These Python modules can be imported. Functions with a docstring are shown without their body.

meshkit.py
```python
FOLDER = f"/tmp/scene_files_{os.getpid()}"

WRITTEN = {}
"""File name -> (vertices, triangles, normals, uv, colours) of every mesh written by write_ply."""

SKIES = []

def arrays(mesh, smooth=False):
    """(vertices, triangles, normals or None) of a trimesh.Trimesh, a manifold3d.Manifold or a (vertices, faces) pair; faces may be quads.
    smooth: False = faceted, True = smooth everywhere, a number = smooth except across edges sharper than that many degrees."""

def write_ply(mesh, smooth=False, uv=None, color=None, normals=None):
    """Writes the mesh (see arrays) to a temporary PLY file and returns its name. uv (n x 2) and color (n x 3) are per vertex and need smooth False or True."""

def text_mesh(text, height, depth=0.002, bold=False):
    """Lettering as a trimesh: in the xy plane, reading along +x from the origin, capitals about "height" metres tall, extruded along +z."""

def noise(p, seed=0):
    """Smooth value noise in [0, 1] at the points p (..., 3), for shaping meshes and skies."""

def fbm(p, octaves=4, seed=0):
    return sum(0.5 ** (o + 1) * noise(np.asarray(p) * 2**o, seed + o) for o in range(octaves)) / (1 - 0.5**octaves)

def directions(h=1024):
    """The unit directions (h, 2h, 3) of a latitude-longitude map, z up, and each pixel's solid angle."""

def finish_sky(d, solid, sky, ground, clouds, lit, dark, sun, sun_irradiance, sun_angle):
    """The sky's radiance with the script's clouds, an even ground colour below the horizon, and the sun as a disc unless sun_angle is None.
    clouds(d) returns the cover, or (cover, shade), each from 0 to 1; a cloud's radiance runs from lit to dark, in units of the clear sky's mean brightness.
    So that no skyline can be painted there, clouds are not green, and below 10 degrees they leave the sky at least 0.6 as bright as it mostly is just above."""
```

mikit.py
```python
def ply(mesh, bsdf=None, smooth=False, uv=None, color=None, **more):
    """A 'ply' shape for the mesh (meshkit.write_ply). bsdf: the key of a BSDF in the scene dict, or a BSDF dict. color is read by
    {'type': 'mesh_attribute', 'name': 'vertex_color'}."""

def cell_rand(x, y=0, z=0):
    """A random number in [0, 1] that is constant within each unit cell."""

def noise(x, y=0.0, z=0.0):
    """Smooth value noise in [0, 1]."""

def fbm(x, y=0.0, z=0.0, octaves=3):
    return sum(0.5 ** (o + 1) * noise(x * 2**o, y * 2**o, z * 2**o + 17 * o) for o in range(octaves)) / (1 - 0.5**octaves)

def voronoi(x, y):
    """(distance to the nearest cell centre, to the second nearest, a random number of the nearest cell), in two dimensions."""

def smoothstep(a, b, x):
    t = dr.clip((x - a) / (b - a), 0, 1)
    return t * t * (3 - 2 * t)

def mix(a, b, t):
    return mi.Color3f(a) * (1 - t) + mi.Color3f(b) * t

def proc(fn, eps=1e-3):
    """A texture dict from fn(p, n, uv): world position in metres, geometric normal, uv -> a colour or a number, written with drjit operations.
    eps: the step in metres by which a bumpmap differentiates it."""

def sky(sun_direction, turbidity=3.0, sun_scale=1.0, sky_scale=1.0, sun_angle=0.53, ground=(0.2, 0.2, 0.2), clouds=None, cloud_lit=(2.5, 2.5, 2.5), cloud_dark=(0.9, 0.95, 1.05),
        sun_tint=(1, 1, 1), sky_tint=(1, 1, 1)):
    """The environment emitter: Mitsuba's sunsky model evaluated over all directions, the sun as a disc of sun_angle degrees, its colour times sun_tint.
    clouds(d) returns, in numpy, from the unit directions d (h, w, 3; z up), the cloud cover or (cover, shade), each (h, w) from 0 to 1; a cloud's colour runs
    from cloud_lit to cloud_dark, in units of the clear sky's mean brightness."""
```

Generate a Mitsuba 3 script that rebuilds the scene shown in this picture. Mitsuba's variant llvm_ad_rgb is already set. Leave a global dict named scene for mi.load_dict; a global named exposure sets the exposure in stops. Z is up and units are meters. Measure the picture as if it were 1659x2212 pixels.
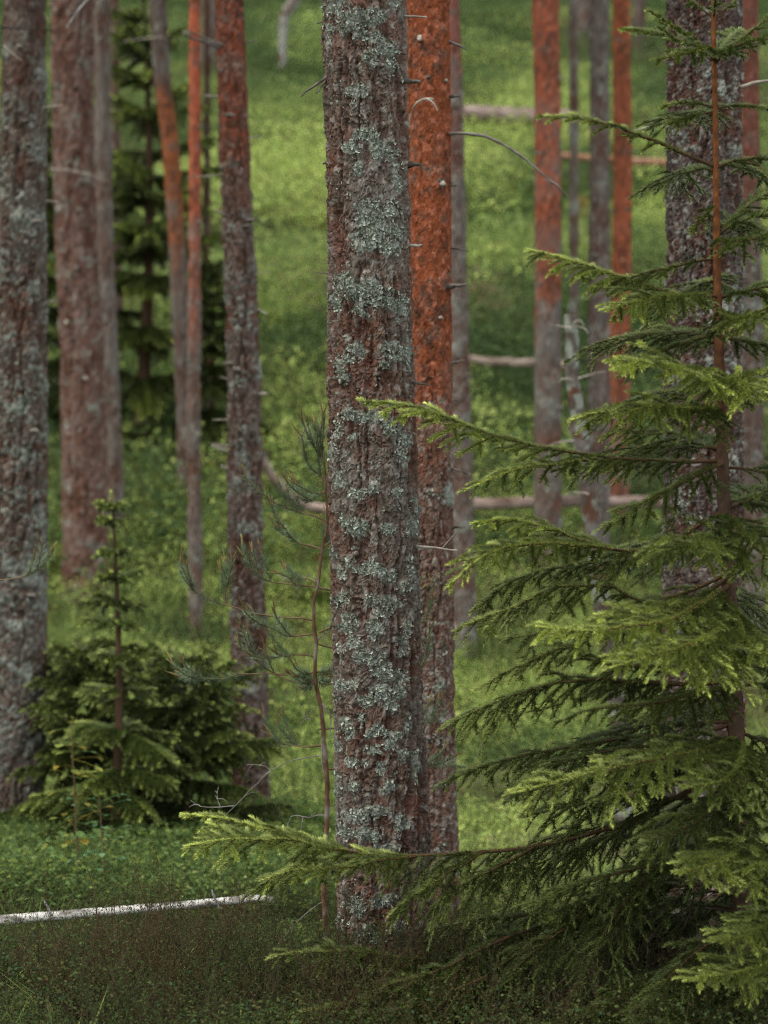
import math
import numpy as np
import mitsuba as mi
import mikit, meshkit
from scipy.spatial import cKDTree
from scipy.interpolate import PchipInterpolator

T = mi.ScalarTransform4f
scene, labels = {}, {}

# ------------------------------------------------------------------ camera, sky, exposure
CAM_Z = 1.66
FOC = 5204.0                                   # focal length in the pixels of a 1659 x 2212 picture
exposure = 2.65
scene['camera'] = {'type': 'thinlens', 'fov': math.degrees(2 * math.atan(1106 / FOC)), 'fov_axis': 'y',
                   'aperture_radius': 0.0175, 'focus_distance': 8.75, 'near_clip': 0.05, 'far_clip': 500.0,
                   'to_world': T().look_at(origin=[0, 0, CAM_Z], target=[0, 1, CAM_Z], up=[0, 0, 1])}
scene['sky'] = mikit.sky([-0.45, -0.30, 0.84], turbidity=4, sun_scale=0.30, sun_angle=26, clouds=lambda d: 1.0,
                         cloud_lit=(2.3, 2.42, 2.5), sun_tint=(.95, 1, 1.04))

# ------------------------------------------------------------------ materials
VC = {'type': 'mesh_attribute', 'name': 'vertex_color'}
scene['bark_mat'] = {'type': 'twosided', 'bsdf': {'type': 'diffuse', 'reflectance': VC}}
scene['needle_mat'] = {'type': 'twosided', 'bsdf': {'type': 'principled', 'base_color': VC, 'roughness': 0.55, 'specular': 0.35}}
scene['leaf_mat'] = {'type': 'principledthin', 'base_color': VC, 'roughness': 0.6, 'diff_trans': 0.7, 'eta': 1.35}


def soil(p, n, uv):
    a = mikit.fbm(p.x * 0.8, p.y * 0.8, 3.0)
    b = mikit.fbm(p.x * 9, p.y * 9, p.z * 9)
    c = mikit.mix((0.035, 0.05, 0.012), (0.055, 0.045, 0.02), mikit.smoothstep(0.35, 0.65, a))
    return mikit.mix(c, (0.05, 0.075, 0.015), mikit.smoothstep(0.45, 0.7, b))


scene['soil_mat'] = {'type': 'diffuse', 'reflectance': mikit.proc(soil)}

# ------------------------------------------------------------------ helpers
rng = np.random.default_rng(11)


def lab(key, label, cat=None, group=None, kind=None):
    labels[key] = {k: v for k, v in (('label', label), ('category', cat), ('group', group), ('kind', kind)) if v}


def num(name, i):
    return name if i == 0 else f'{name}_{i:03d}'


_count = {}


def part(parent, name):
    k = parent + '__' + name
    i = _count.get(k, 0)
    _count[k] = i + 1
    return num(k, i)


def ground(x, y):
    x, y = np.asarray(x, float), np.asarray(y, float)
    s = 1.3
    hill = 0.38 * s * np.logaddexp(0, (y - 17.4) / s)
    near = 0.15 * np.exp(-((y - 6) / 4.0) ** 2)
    p = np.stack(np.broadcast_arrays(x * 0.25, y * 0.25, 0 * x), -1)
    bumps = (meshkit.fbm(p, 3, 5) - 0.5) * 0.35 * np.clip((y - 13) / 10, 0.15, 1) + (meshkit.fbm(p * 3.1, 2, 6) - 0.5) * 0.45 * np.clip((y - 22) / 8, 0, 1)
    bumps = bumps - 0.16 * np.clip((y - 11) / 3, 0, 1)
    return -0.3 + hill + near + bumps + 0.02 * x * np.clip((y - 20) / 20, 0, 1)


def px(X, Y, d):
    """Point at depth d that stands at this place of the picture."""
    return np.array([(X - 829.5) * d / FOC, d, CAM_Z - (Y - 1106) * d / FOC])


def poly(pts, d):
    """[(X, Y[, depth offset])] -> points."""
    return np.array([px(p[0], p[1], d + (p[2] if len(p) > 2 else 0.0)) for p in pts])


def resample(P, step, wiggle=0.0, rs=None):
    P = np.asarray(P, float)
    s = np.r_[0, np.cumsum(np.linalg.norm(np.diff(P, axis=0), axis=1))]
    n = max(4, int(s[-1] / step) + 1)
    t = np.linspace(0, s[-1], n)
    Q = PchipInterpolator(s, P)(t) if len(P) > 2 else np.stack([np.interp(t, s, P[:, k]) for k in range(3)], 1)
    if wiggle:
        w = meshkit.fbm(Q * 14 + 7.7 * (rs or 1), 2)[:, None] - 0.5
        w2 = meshkit.fbm(Q * 14 + 91.3 * (rs or 1), 2)[:, None] - 0.5
        Q = Q + wiggle * (w * [1, 0, 0.6] + w2 * [0, 1, 0.8]) * np.minimum(1, t / max(t[-1], 1e-6) * 4)[:, None]
    return Q


def norm(v):
    return v / (np.linalg.norm(v, axis=-1, keepdims=True) + 1e-12)


def tube(P, r, sides=6, rough=0.0, seed=0):
    P = np.asarray(P, float)
    r = np.broadcast_to(np.asarray(r, float), (len(P),)).copy()
    t = norm(np.gradient(P, axis=0))
    ref = np.where(np.abs(t[:, 2:]) < 0.9, [[0, 0, 1.0]], [[1.0, 0, 0]])
    a = norm(np.cross(t, ref))
    b = np.cross(t, a)
    ang = np.arange(sides) * 2 * np.pi / sides
    rr = r[:, None] * np.ones(sides)
    if rough:
        rs = np.random.default_rng(seed)
        rr = rr * (1 + rough * rs.standard_normal(rr.shape))
    v = P[:, None] + rr[..., None] * (np.cos(ang)[None, :, None] * a[:, None] + np.sin(ang)[None, :, None] * b[:, None])
    i, j = np.meshgrid(np.arange(len(P) - 1), np.arange(sides), indexing='ij')
    q = np.stack([i * sides + j, i * sides + (j + 1) % sides, (i + 1) * sides + (j + 1) % sides, (i + 1) * sides + j], -1).reshape(-1, 4)
    f = np.vstack([q[:, [0, 1, 2]], q[:, [0, 2, 3]]])
    v = v.reshape(-1, 3)
    n = len(v)
    v = np.vstack([v, P[:1] - t[:1] * r[0] * 0.3, P[-1:] + t[-1:] * r[-1] * 0.4])
    k = np.arange(sides)
    f = np.vstack([f, np.stack([(k + 1) % sides, k, 0 * k + n], 1), np.stack([n - sides + k, n - sides + (k + 1) % sides, 0 * k + n + 1], 1)])
    return v, f


def join(ms):
    ms = [m for m in ms if m is not None and len(m[0])]
    off, V, F, C = 0, [], [], []
    for m in ms:
        V.append(m[0]); F.append(m[1] + off)
        if len(m) > 2:
            C.append(np.broadcast_to(m[2], (len(m[0]), 3)))
        off += len(m[0])
    return (np.vstack(V), np.vstack(F)) + ((np.vstack(C),) if C else ())


def add(key, v, f, c, mat='bark_mat', smooth=True):
    scene[key] = mikit.ply((v, f), mat, smooth=smooth, color=np.clip(np.broadcast_to(c, (len(v), 3)), 0.002, 0.95))


def wood_color(v, a, b, freq=30, seed=0):
    w = np.clip((meshkit.fbm(v * freq, 3, seed) - 0.3) / 0.4, 0, 1)[:, None]
    return np.asarray(a) * (1 - w) + np.asarray(b) * w


# ------------------------------------------------------------------ ground
def build_ground():
    ys = np.r_[np.linspace(-60, 4, 17), np.linspace(5, 70, 220), np.linspace(73, 170, 28)]
    xs = np.r_[np.linspace(-120, -16, 14), np.linspace(-14, 14, 110), np.linspace(16, 120, 14)]
    X, Y = np.meshgrid(xs, ys, indexing='ij')
    Z = ground(X, Y) + 0.05 * (meshkit.fbm(np.stack([X * 2, Y * 2, 0 * X], -1), 3) - 0.5)
    v = np.stack([X, Y, Z], -1).reshape(-1, 3)
    n, m = X.shape
    i, j = np.meshgrid(np.arange(n - 1), np.arange(m - 1), indexing='ij')
    q = np.stack([i * m + j, (i + 1) * m + j, (i + 1) * m + j + 1, i * m + j + 1], -1).reshape(-1, 4)
    scene['ground'] = mikit.ply((v, q), 'soil_mat', smooth=True)
    lab('ground', 'mossy forest floor rising into a hillside behind the trees', kind='structure')


build_ground()

# ------------------------------------------------------------------ bark
GREYBROWN, PINK, REDBROWN = np.array([.118, .100, .084]), np.array([.235, .135, .112]), np.array([.105, .050, .033])
ORANGE, PALE, LICHEN, DARK = np.array([.200, .060, .028]), np.array([.24, .225, .205]), np.array([.26, .285, .25]), np.array([.065, .045, .038])


def lerp(a, b, w):
    w = np.asarray(w)[:, None]
    return a * (1 - w) + b * w


def sstep(a, b, x):
    t = np.clip((x - a) / (b - a), 0, 1)
    return t * t * (3 - 2 * t)


def cells(P, zr, R, spacing, stretch, seed, warp=0.0, wf=20):
    """Voronoi cells on the trunk: (distance between the two nearest edges, cell number, random per cell)."""
    rs = np.random.default_rng(seed)
    L = (zr[1] - zr[0] + 0.4) / stretch
    n = max(20, int(2 * np.pi * R * L / spacing ** 2))
    th, z = rs.uniform(0, 2 * np.pi, n), rs.uniform(zr[0] / stretch - 0.2 / stretch, zr[1] / stretch + 0.2 / stretch, n)
    tree = cKDTree(np.stack([R * np.cos(th), R * np.sin(th), z], 1))
    Q = P * [1, 1, 1 / stretch]
    if warp:
        for k in range(3):
            Q[:, k] += warp * (meshkit.fbm(P * wf * [1, 1, 0.6], 2, seed + 3 + k) - 0.5)
    d, i = tree.query(Q, k=2)
    return d[:, 1] - d[:, 0], i[:, 0], rs.uniform(0, 1, n)[i[:, 0]], rs.uniform(0, 1, n)[i[:, 0]], d[:, 0]


def bark(P, R, kind, z, zr, seed, grey, warm, split, soft, lichen, detail):
    """Relief and colour of Scots pine bark at the trunk points P (about the trunk's own axis)."""
    seed *= 17
    st = np.array([1, 1, .38])
    n1, n2, n3 = (meshkit.fbm(P * f * [1, 1, .5], 4, seed + k) for k, f in ((5, 7), (6, 34), (7, 85)))
    wp = P + .02 * np.stack([n2 - .5, n3 - .5, n1 - .5], 1)
    q = meshkit.fbm(wp * 21 * st, 4, seed + 11) * 11
    lev, fr_ = np.floor(q), q - np.floor(q)
    terr = lev + sstep(.0, .22, fr_) - 5.5                       # scales lying over one another
    a1, b1 = (meshkit.noise(np.stack([lev * 7.31, np.floor(wp[:, 2] * 16 + n1 * 9), np.floor(np.arctan2(P[:, 1], P[:, 0]) * 5)], -1) * 1.37 + .5, seed + k) for k in (12, 13))
    rid = 1 - np.abs(2 * meshkit.fbm(wp * 17 * [1, 1, .13], 3, seed + 14) - 1)
    crack = sstep(.86, .97, rid)
    rid2 = 1 - np.abs(2 * meshkit.fbm(wp * 46 * [1, 1, .3], 3, seed + 15) - 1)
    crack2 = sstep(.84, .98, rid2)
    split, upper = split if isinstance(split, tuple) else (split, None)
    w = sstep(-soft, soft, (z - split) + (n1 - .5) * soft * 5 + (a1 - .5) * soft * 1.0) if split is not None else np.zeros(len(z))
    if upper is not None:                                       # grey bark again above
        w = w * (1 - sstep(-.12, .12, z - upper + (n1 - .5) * .5))
    rough = 1 - .5 * w
    disp = R * 0.012 * (n1 - .5) * 2 + rough * (.0062 * (terr - q + 5.5) + .0012 * np.clip(terr, -4, 4) - .016 * crack * n1 * 1.6 - .005 * crack2) + .0045 * (n2 - .5) + .006 * (n3 - .5)
    plate = lerp(grey[None] * np.ones((len(z), 1)), REDBROWN, np.clip((n1 - .5) * 2.6 + (b1 - .5) * .5 + .12, 0, .8))
    plate = lerp(plate, PALE * .75 + grey * .25, np.clip((a1 - .5) * 1.6 + (n2 - .5) * 1.6, 0, .7) * sstep(.62, .35, n1))
    fl = meshkit.fbm(wp * 62 * [1, 1, .55], 2, seed + 16)
    plate = lerp(plate, PALE, sstep(.58, .72, fl) * .75)
    plate = plate * (.45 + 1.1 * n3)[:, None] * (.75 + .5 * b1)[:, None]
    hot = lerp(warm[None] * np.ones((len(z), 1)), REDBROWN * .8, np.clip((n2 - .40) * 2.6 + (b1 - .5) * .6 + (n1 - .5) * 2.2, 0, .92))
    hot = lerp(hot, grey * .9, sstep(.56, .70, meshkit.fbm(wp * 30 * [1, 1, .6], 3, seed + 18)) * .6)
    hot = lerp(hot, warm * 1.5 + .03, sstep(.60, .70, meshkit.fbm(wp * 55 * [1, 1, .6], 2, seed + 17)) * .7) * (.45 + 1.1 * n3)[:, None]
    c = lerp(plate, hot, w)
    c = lerp(c, np.array([.11, .05, .035]), np.maximum(crack, crack2 * .5) * .5 * (1 - w))
    if lichen > 0:
        m = meshkit.fbm(P * [9, 9, 7], 3, seed + 9); m2 = meshkit.fbm(P * [48, 48, 40], 3, seed + 10)
        l = sstep(.60 - lichen * .2, .70 - lichen * .2, m * .5 + m2 * .5) * (1 - .8 * w)
        c = lerp(c, LICHEN * (.7 + .6 * b1)[:, None], l * .85)
        disp = disp + l * .0025 * (n3 + .3)
    return disp * detail, c


TR = {}


def trunk(key, pix, d, nth, dz, seed=1, grey=GREYBROWN, warm=ORANGE, split=None, soft=.5, lichen=0.3, top=12.5, detail=1.0, flare=.35, dark=1.0, crust=()):
    """pix: [(X, Y, width)] of the trunk as it stands at depth d. split: height above which the bark turns orange."""
    pts = sorted([(px(X, Y, d)[2], px(X, Y, d)[0], W * d / FOC / 2) for X, Y, W in pix])
    z, x, r = map(np.array, zip(*pts))
    zg = float(ground(x[0], d)) - .12
    if z[0] > zg:
        z, x, r = np.r_[zg, z], np.r_[x[0] + (x[0] - x[1]) / (z[1] - z[0]) * (z[0] - zg) * .6, x], np.r_[r[0] * 1.04, r]
    zt = z[-1]
    sl = np.clip((x[-1] - x[0]) / (z[-1] - z[0]), -.05, .05)
    if top > zt + 1:
        ze = np.linspace(zt + 1.0, top, 5)
        z, x, r = np.r_[z, ze], np.r_[x, x[-1] + sl * (ze - zt)], np.r_[r, r[-1] * (1 - .6 * (ze - zt) / (top - zt))]
    fx, fr = PchipInterpolator(z, x), PchipInterpolator(z, r)
    zv = min(CAM_Z + .2150 * d + .15, z[-1])
    zs = np.r_[np.arange(zg, zv, dz), np.linspace(zv, z[-1], 24)[1:]] if z[-1] > zv + .3 else np.arange(zg, z[-1], dz)
    nf, nb = int(nth * .72), nth - int(nth * .72)
    th = np.r_[np.linspace(-np.pi * 1.06, np.pi * .06, nf, endpoint=False), np.linspace(np.pi * .06, np.pi * .94, nb, endpoint=False)]
    ZZ, TT = np.meshgrid(zs, th, indexing='ij')
    R = fr(ZZ)
    R = R * (1 + flare * np.exp(-(ZZ - zg) / .13))
    R0 = float(np.median(r))
    P = np.stack([R * np.cos(TT), R * np.sin(TT), ZZ], -1).reshape(-1, 3)
    Pn = np.stack([R0 * np.cos(TT), R0 * np.sin(TT), ZZ], -1).reshape(-1, 3)
    vis = P[:, 2] < zv + .1
    disp, c = np.zeros(len(P)), np.broadcast_to(grey, (len(P), 3)).copy()
    if split is not None:
        c[:] = warm
    disp[vis], c[vis] = bark(Pn[vis], R0, None, P[vis, 2], (zg, zv + .2), seed, np.asarray(grey), np.asarray(warm), split, soft, lichen, detail)
    if len(crust):                                       # thin crust and reddish bare scales round the lichen clusters
        ar, zz = TT.reshape(-1), P[:, 2]
        nn = meshkit.fbm(Pn * [40, 40, 34], 3, seed + 60)
        cov = np.zeros(len(P))
        for X, Y, rx, ry, n in crust:
            q = px(X, Y, d)
            sn = np.clip((q[0] - float(fx(q[2]))) / R0, -.98, .98)
            t0 = -math.acos(sn)
            near = np.abs(zz - q[2]) < ry * d / FOC * 2.2
            da = np.angle(np.exp(1j * (ar[near] - t0))) * R0
            cov[near] = np.maximum(cov[near], np.exp(-(da / (rx * d / FOC * 1.15)) ** 2 - ((zz[near] - q[2]) / (ry * d / FOC * 1.15)) ** 2))
        k_ = sstep(.54, .70, nn * .80 + cov * .38)
        c = lerp(c, LICHEN * (.55 + .9 * meshkit.fbm(Pn * 90, 2, 4))[:, None], k_ * .7)
        disp = disp + k_ * .002
        red = sstep(.58, .70, meshkit.fbm(Pn * [9, 9, 5], 4, seed + 61)) * (1 - k_)
        c = lerp(c, np.array([.15, .068, .050]) * (.5 + nn)[:, None], red * .5)
    rad = np.stack([np.cos(TT), np.sin(TT), 0 * TT], -1).reshape(-1, 3)
    v = P + rad * disp[:, None] + np.stack([fx(ZZ), np.full_like(ZZ, d), 0 * ZZ], -1).reshape(-1, 3)
    n, m = len(zs), len(th)
    i, j = np.meshgrid(np.arange(n - 1), np.arange(m), indexing='ij')
    q = np.stack([i * m + j, i * m + (j + 1) % m, (i + 1) * m + (j + 1) % m, (i + 1) * m + j], -1).reshape(-1, 4)
    add(part(key, 'trunk'), v, q, c * dark, smooth=d > 12)
    TR[key] = (fx, fr, d, zs, th, v.reshape(n, m, 3))


def surf(key, X, Y):
    """Point and outward direction on the camera's side of a trunk, at a place of the picture."""
    fx, fr, d, *_ = TR[key]
    z = px(X, Y, d)[2]
    r = float(fr(z)); dx = (px(X, Y, d)[0] - float(fx(z)))
    s = np.clip(dx / r, -.98, .98)
    n = np.array([s, -math.sqrt(1 - s * s), 0])
    return np.array([float(fx(z)), d, z]) + n * r, n


CROWN = None


def crown(key, x, d, z, scale, rot):
    scene[part(key, 'crown')] = {'type': 'instance', 'sg': {'type': 'ref', 'id': 'crown_shape'},
                                 'to_world': T().translate([x, d, z]).rotate([0, 0, 1], rot).scale(scale)}


def build_crown():
    rs = np.random.default_rng(3)
    ms = []
    for k in range(26):
        z = rs.uniform(0, 4.5)
        a = rs.uniform(0, 2 * np.pi)
        L = (1.9 - .28 * z) * rs.uniform(.6, 1.1)
        p1 = np.array([L * np.cos(a), L * np.sin(a), z + .35 * L])
        P = np.array([[0, 0, z], p1 * [.5, .5, 1] + [0, 0, -.1 * L], p1])
        Q = resample(P, .15)
        ms.append((*tube(Q, np.linspace(.035, .008, len(Q)), 4), np.array([.2, .09, .05])))
        n = 110
        c = Q[rs.integers(len(Q) // 3, len(Q), n)] + rs.normal(0, .16, (n, 3))
        dr_ = norm(rs.normal(0, 1, (n, 3)) + [0, 0, .5])
        side = norm(np.cross(dr_, rs.normal(0, 1, (n, 3)))) * .045
        v = np.stack([c, c + dr_ * .1 + side, c + dr_ * .24, c + dr_ * .1 - side], 1).reshape(-1, 3)
        b = np.arange(n)[:, None] * 4
        f = np.vstack([b + [0, 1, 2], b + [0, 2, 3]])
        ms.append((v, f, np.array([.05, .075, .03])))
    v, f, c = join(ms)
    scene['crown_shape'] = {'type': 'shapegroup', 'crown': mikit.ply((v, f), 'needle_mat', color=c)}


build_crown()


def stub(key, p, dirn, L, r, bend=0.0, seed=0, a=(.10, .075, .06), b=(.26, .24, .22), name='branch_stub', fork=None):
    """A dead stub or twig that stands out of a trunk at p."""
    rs = np.random.default_rng(seed + 5)
    dirn = norm(np.asarray(dirn, float))
    s = np.linspace(0, 1, 7)[:, None]
    P = p - dirn * .02 + dirn * s * (L + .02) + np.array([0, 0, 1.0]) * bend * s ** 2 * L + rs.normal(0, .06 * L / 6 + .001, (7, 3)) * s
    m = [tube(P, r * np.linspace(1.25, .55, 7), 6, .15, seed)]
    if fork is not None:
        q = P[4]
        m.append(tube(np.array([q, q + np.asarray(fork) * .5 * L * [1, 1, 1], q + np.asarray(fork) * L * .9]), [r * .5, r * .4, r * .2], 5, .1, seed))
    v, f = join(m)
    add(part(key, name), v, f, wood_color(v, a, b, 60, seed))


def dead_branch(key, pts, d, r0, r1, seed=0, a=(.09, .07, .055), b=(.25, .23, .21), twigs=0, name='dead_branch', wig=.012):
    Q = resample(poly(pts, d) if len(pts[0]) < 4 else pts, .025, wig, seed + 1)
    rs = np.random.default_rng(seed + 50)
    m = [tube(Q, np.linspace(r0, r1, len(Q)), 6, .1, seed)]
    for k in range(twigs):
        i = rs.integers(len(Q) // 4, len(Q))
        dr_ = norm(rs.normal(0, 1, 3))
        L = rs.uniform(.015, .07)
        m.append(tube(np.array([Q[i], Q[i] + dr_ * L * .5, Q[i] + dr_ * L + [0, 0, -.2 * L]]), [r1 * .9 + .001, r1 * .7 + .0006, .0008], 5))
    v, f = join(m)
    add(part(key, name), v, f, wood_color(v, a, b, 50, seed))


def lichen_patch(key, X, Y, rx, ry, n, seed, tone=1.0):
    """A cluster of curled lichen lobes that sit on the bark; centre and radii as seen."""
    fx, fr, d, zs, th, V = TR[key]
    rs = np.random.default_rng(seed + 900)
    tri_v, tri_f, tri_c = [], [], []
    off = 0
    for k in range(n):
        rad, a = math.sqrt(rs.uniform()) ** 1.0, rs.uniform(0, 2 * np.pi)
        x, y = X + rx * rad * math.cos(a), Y + ry * rad * math.sin(a)
        p, nn = surf(key, x, y)
        i = np.clip(np.searchsorted(zs, p[2]), 0, len(zs) - 1)
        ang = math.atan2(nn[1], nn[0])
        tt = np.where(th < -np.pi, th + 2 * np.pi, th)
        j = np.argmin(np.abs(np.angle(np.exp(1j * (tt - ang)))))
        p = V[i, j] + nn * .001
        up = np.array([0, 0, 1.0]); tg = np.cross(up, nn)
        s = rs.uniform(.0032, .0095) * d / 8.8
        m = 6
        aa = np.sort(rs.uniform(0, 2 * np.pi, m))
        rr = s * rs.uniform(.55, 1.15, m)
        lift = s * rs.uniform(.15, 1.0, m)
        tilt = rs.normal(0, .45, 2)
        N = norm(nn + tg * tilt[0] + up * (tilt[1] - .15))
        A = norm(np.cross(N, up + rs.normal(0, .3, 3))); B = np.cross(N, A)
        rim = p + (np.cos(aa) * rr)[:, None] * A + (np.sin(aa) * rr)[:, None] * B + lift[:, None] * N
        v = np.vstack([p[None], rim])
        tri_v.append(v)
        q = np.arange(m)
        tri_f.append(np.stack([0 * q, 1 + q, 1 + (q + 1) % m], 1) + off)
        off += len(v)
        t = rs.uniform()
        col = np.array([.34, .372, .318]) * (.55 + .65 * t) if rs.uniform() > .18 else np.array([.15, .17, .13])
        tri_c.append(np.broadcast_to(col * tone, (len(v), 3)))
    v, f, c = np.vstack(tri_v), np.vstack(tri_f), np.vstack(tri_c)
    lk = part(key, 'lichen_patch')
    add(lk, v, f, c, smooth=False)
    lab(lk, None, kind='stuff')


# ------------------------------------------------------------------ pines
LAV = np.array([.104, .090, .082]); PINKG = np.array([.120, .076, .064])
# lichen clusters on the middle trunk: (X, Y, half width, half height, lobes)
lp = [(725, 25, 28, 30, 60), (790, 55, 50, 20, 50), (850, 15, 20, 16, 16), (760, 75, 40, 14, 26), (835, 120, 22, 22, 34), (800, 140, 16, 24, 22), (845, 150, 12, 16, 16), (712, 75, 14, 30, 20), (805, 95, 40, 12, 22),
      (772, 215, 22, 25, 26), (870, 170, 12, 20, 14), (790, 305, 26, 16, 24), (760, 335, 22, 18, 24), (818, 330, 14, 30, 24), (850, 350, 24, 22, 26), (775, 380, 14, 14, 12), (862, 400, 16, 24, 16),
      (800, 462, 34, 22, 44), (848, 460, 16, 20, 20), (812, 505, 44, 34, 110), (858, 512, 14, 18, 30), (790, 540, 30, 16, 30), (838, 545, 22, 14, 20),
      (742, 615, 26, 22, 70), (770, 640, 34, 16, 60), (800, 632, 26, 16, 40), (725, 650, 18, 26, 40), (838, 650, 26, 20, 44), (866, 665, 16, 24, 36), (815, 662, 26, 12, 26), (775, 678, 22, 14, 26), (728, 672, 12, 14, 16),
      (766, 768, 20, 22, 46), (738, 790, 18, 24, 24), (850, 762, 26, 20, 54), (876, 770, 14, 22, 28), (745, 820, 12, 16, 12), (830, 795, 14, 10, 10),
      (790, 905, 40, 14, 44), (755, 900, 22, 14, 20), (730, 930, 18, 24, 34), (845, 925, 24, 16, 36), (872, 955, 16, 26, 40), (722, 975, 14, 24, 30), (765, 950, 14, 10, 8), (862, 985, 14, 18, 20),
      (770, 1070, 22, 14, 26), (805, 1058, 14, 10, 12), (857, 1065, 12, 10, 14), (738, 1040, 14, 22, 16), (890, 1100, 10, 24, 20), (773, 1140, 24, 20, 56), (745, 1125, 16, 14, 18), (838, 1145, 22, 12, 20), (886, 1140, 12, 24, 24),
      (725, 1195, 14, 14, 18), (760, 1215, 12, 14, 14), (775, 1232, 14, 5, 14), (738, 1235, 16, 22, 26), (805, 1225, 26, 16, 26), (840, 1240, 20, 14, 14), (885, 1230, 12, 30, 20),
      (745, 1290, 16, 16, 26), (802, 1292, 16, 14, 24), (838, 1300, 22, 14, 22), (868, 1270, 16, 14, 18), (731, 1300, 12, 16, 18), (753, 1345, 22, 22, 50), (808, 1355, 16, 24, 46), (830, 1318, 22, 12, 20), (875, 1355, 12, 20, 18), (765, 1385, 18, 14, 20),
      (800, 1415, 36, 16, 56), (868, 1395, 14, 20, 18), (740, 1405, 12, 20, 18), (832, 1445, 28, 18, 60), (868, 1455, 16, 16, 22), (750, 1475, 28, 12, 46), (820, 1490, 24, 18, 56), (856, 1490, 20, 14, 30), (790, 1510, 18, 14, 24), (846, 1518, 14, 12, 18),
      (782, 1540, 12, 14, 14), (752, 1570, 20, 22, 46), (815, 1570, 18, 12, 30), (845, 1580, 18, 14, 26), (735, 1610, 14, 22, 34), (805, 1610, 20, 12, 20), (880, 1560, 10, 24, 16), (768, 1640, 30, 10, 36), (838, 1600, 14, 12, 12), (870, 1625, 12, 16, 16),
      (822, 1650, 12, 16, 20), (730, 1690, 12, 26, 30), (765, 1690, 14, 12, 18), (838, 1690, 14, 14, 16), (892, 1650, 10, 40, 24), (770, 1755, 28, 16, 50), (815, 1740, 30, 12, 34), (745, 1790, 22, 18, 40), (800, 1790, 36, 16, 44), (865, 1770, 16, 22, 20), (842, 1820, 28, 12, 20),
      (770, 1945, 24, 26, 50), (830, 1930, 30, 16, 40), (742, 1990, 12, 30, 24), (795, 2005, 26, 18, 40), (860, 1990, 26, 16, 24), (760, 2060, 20, 24, 28), (810, 2080, 24, 18, 20)]
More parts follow.
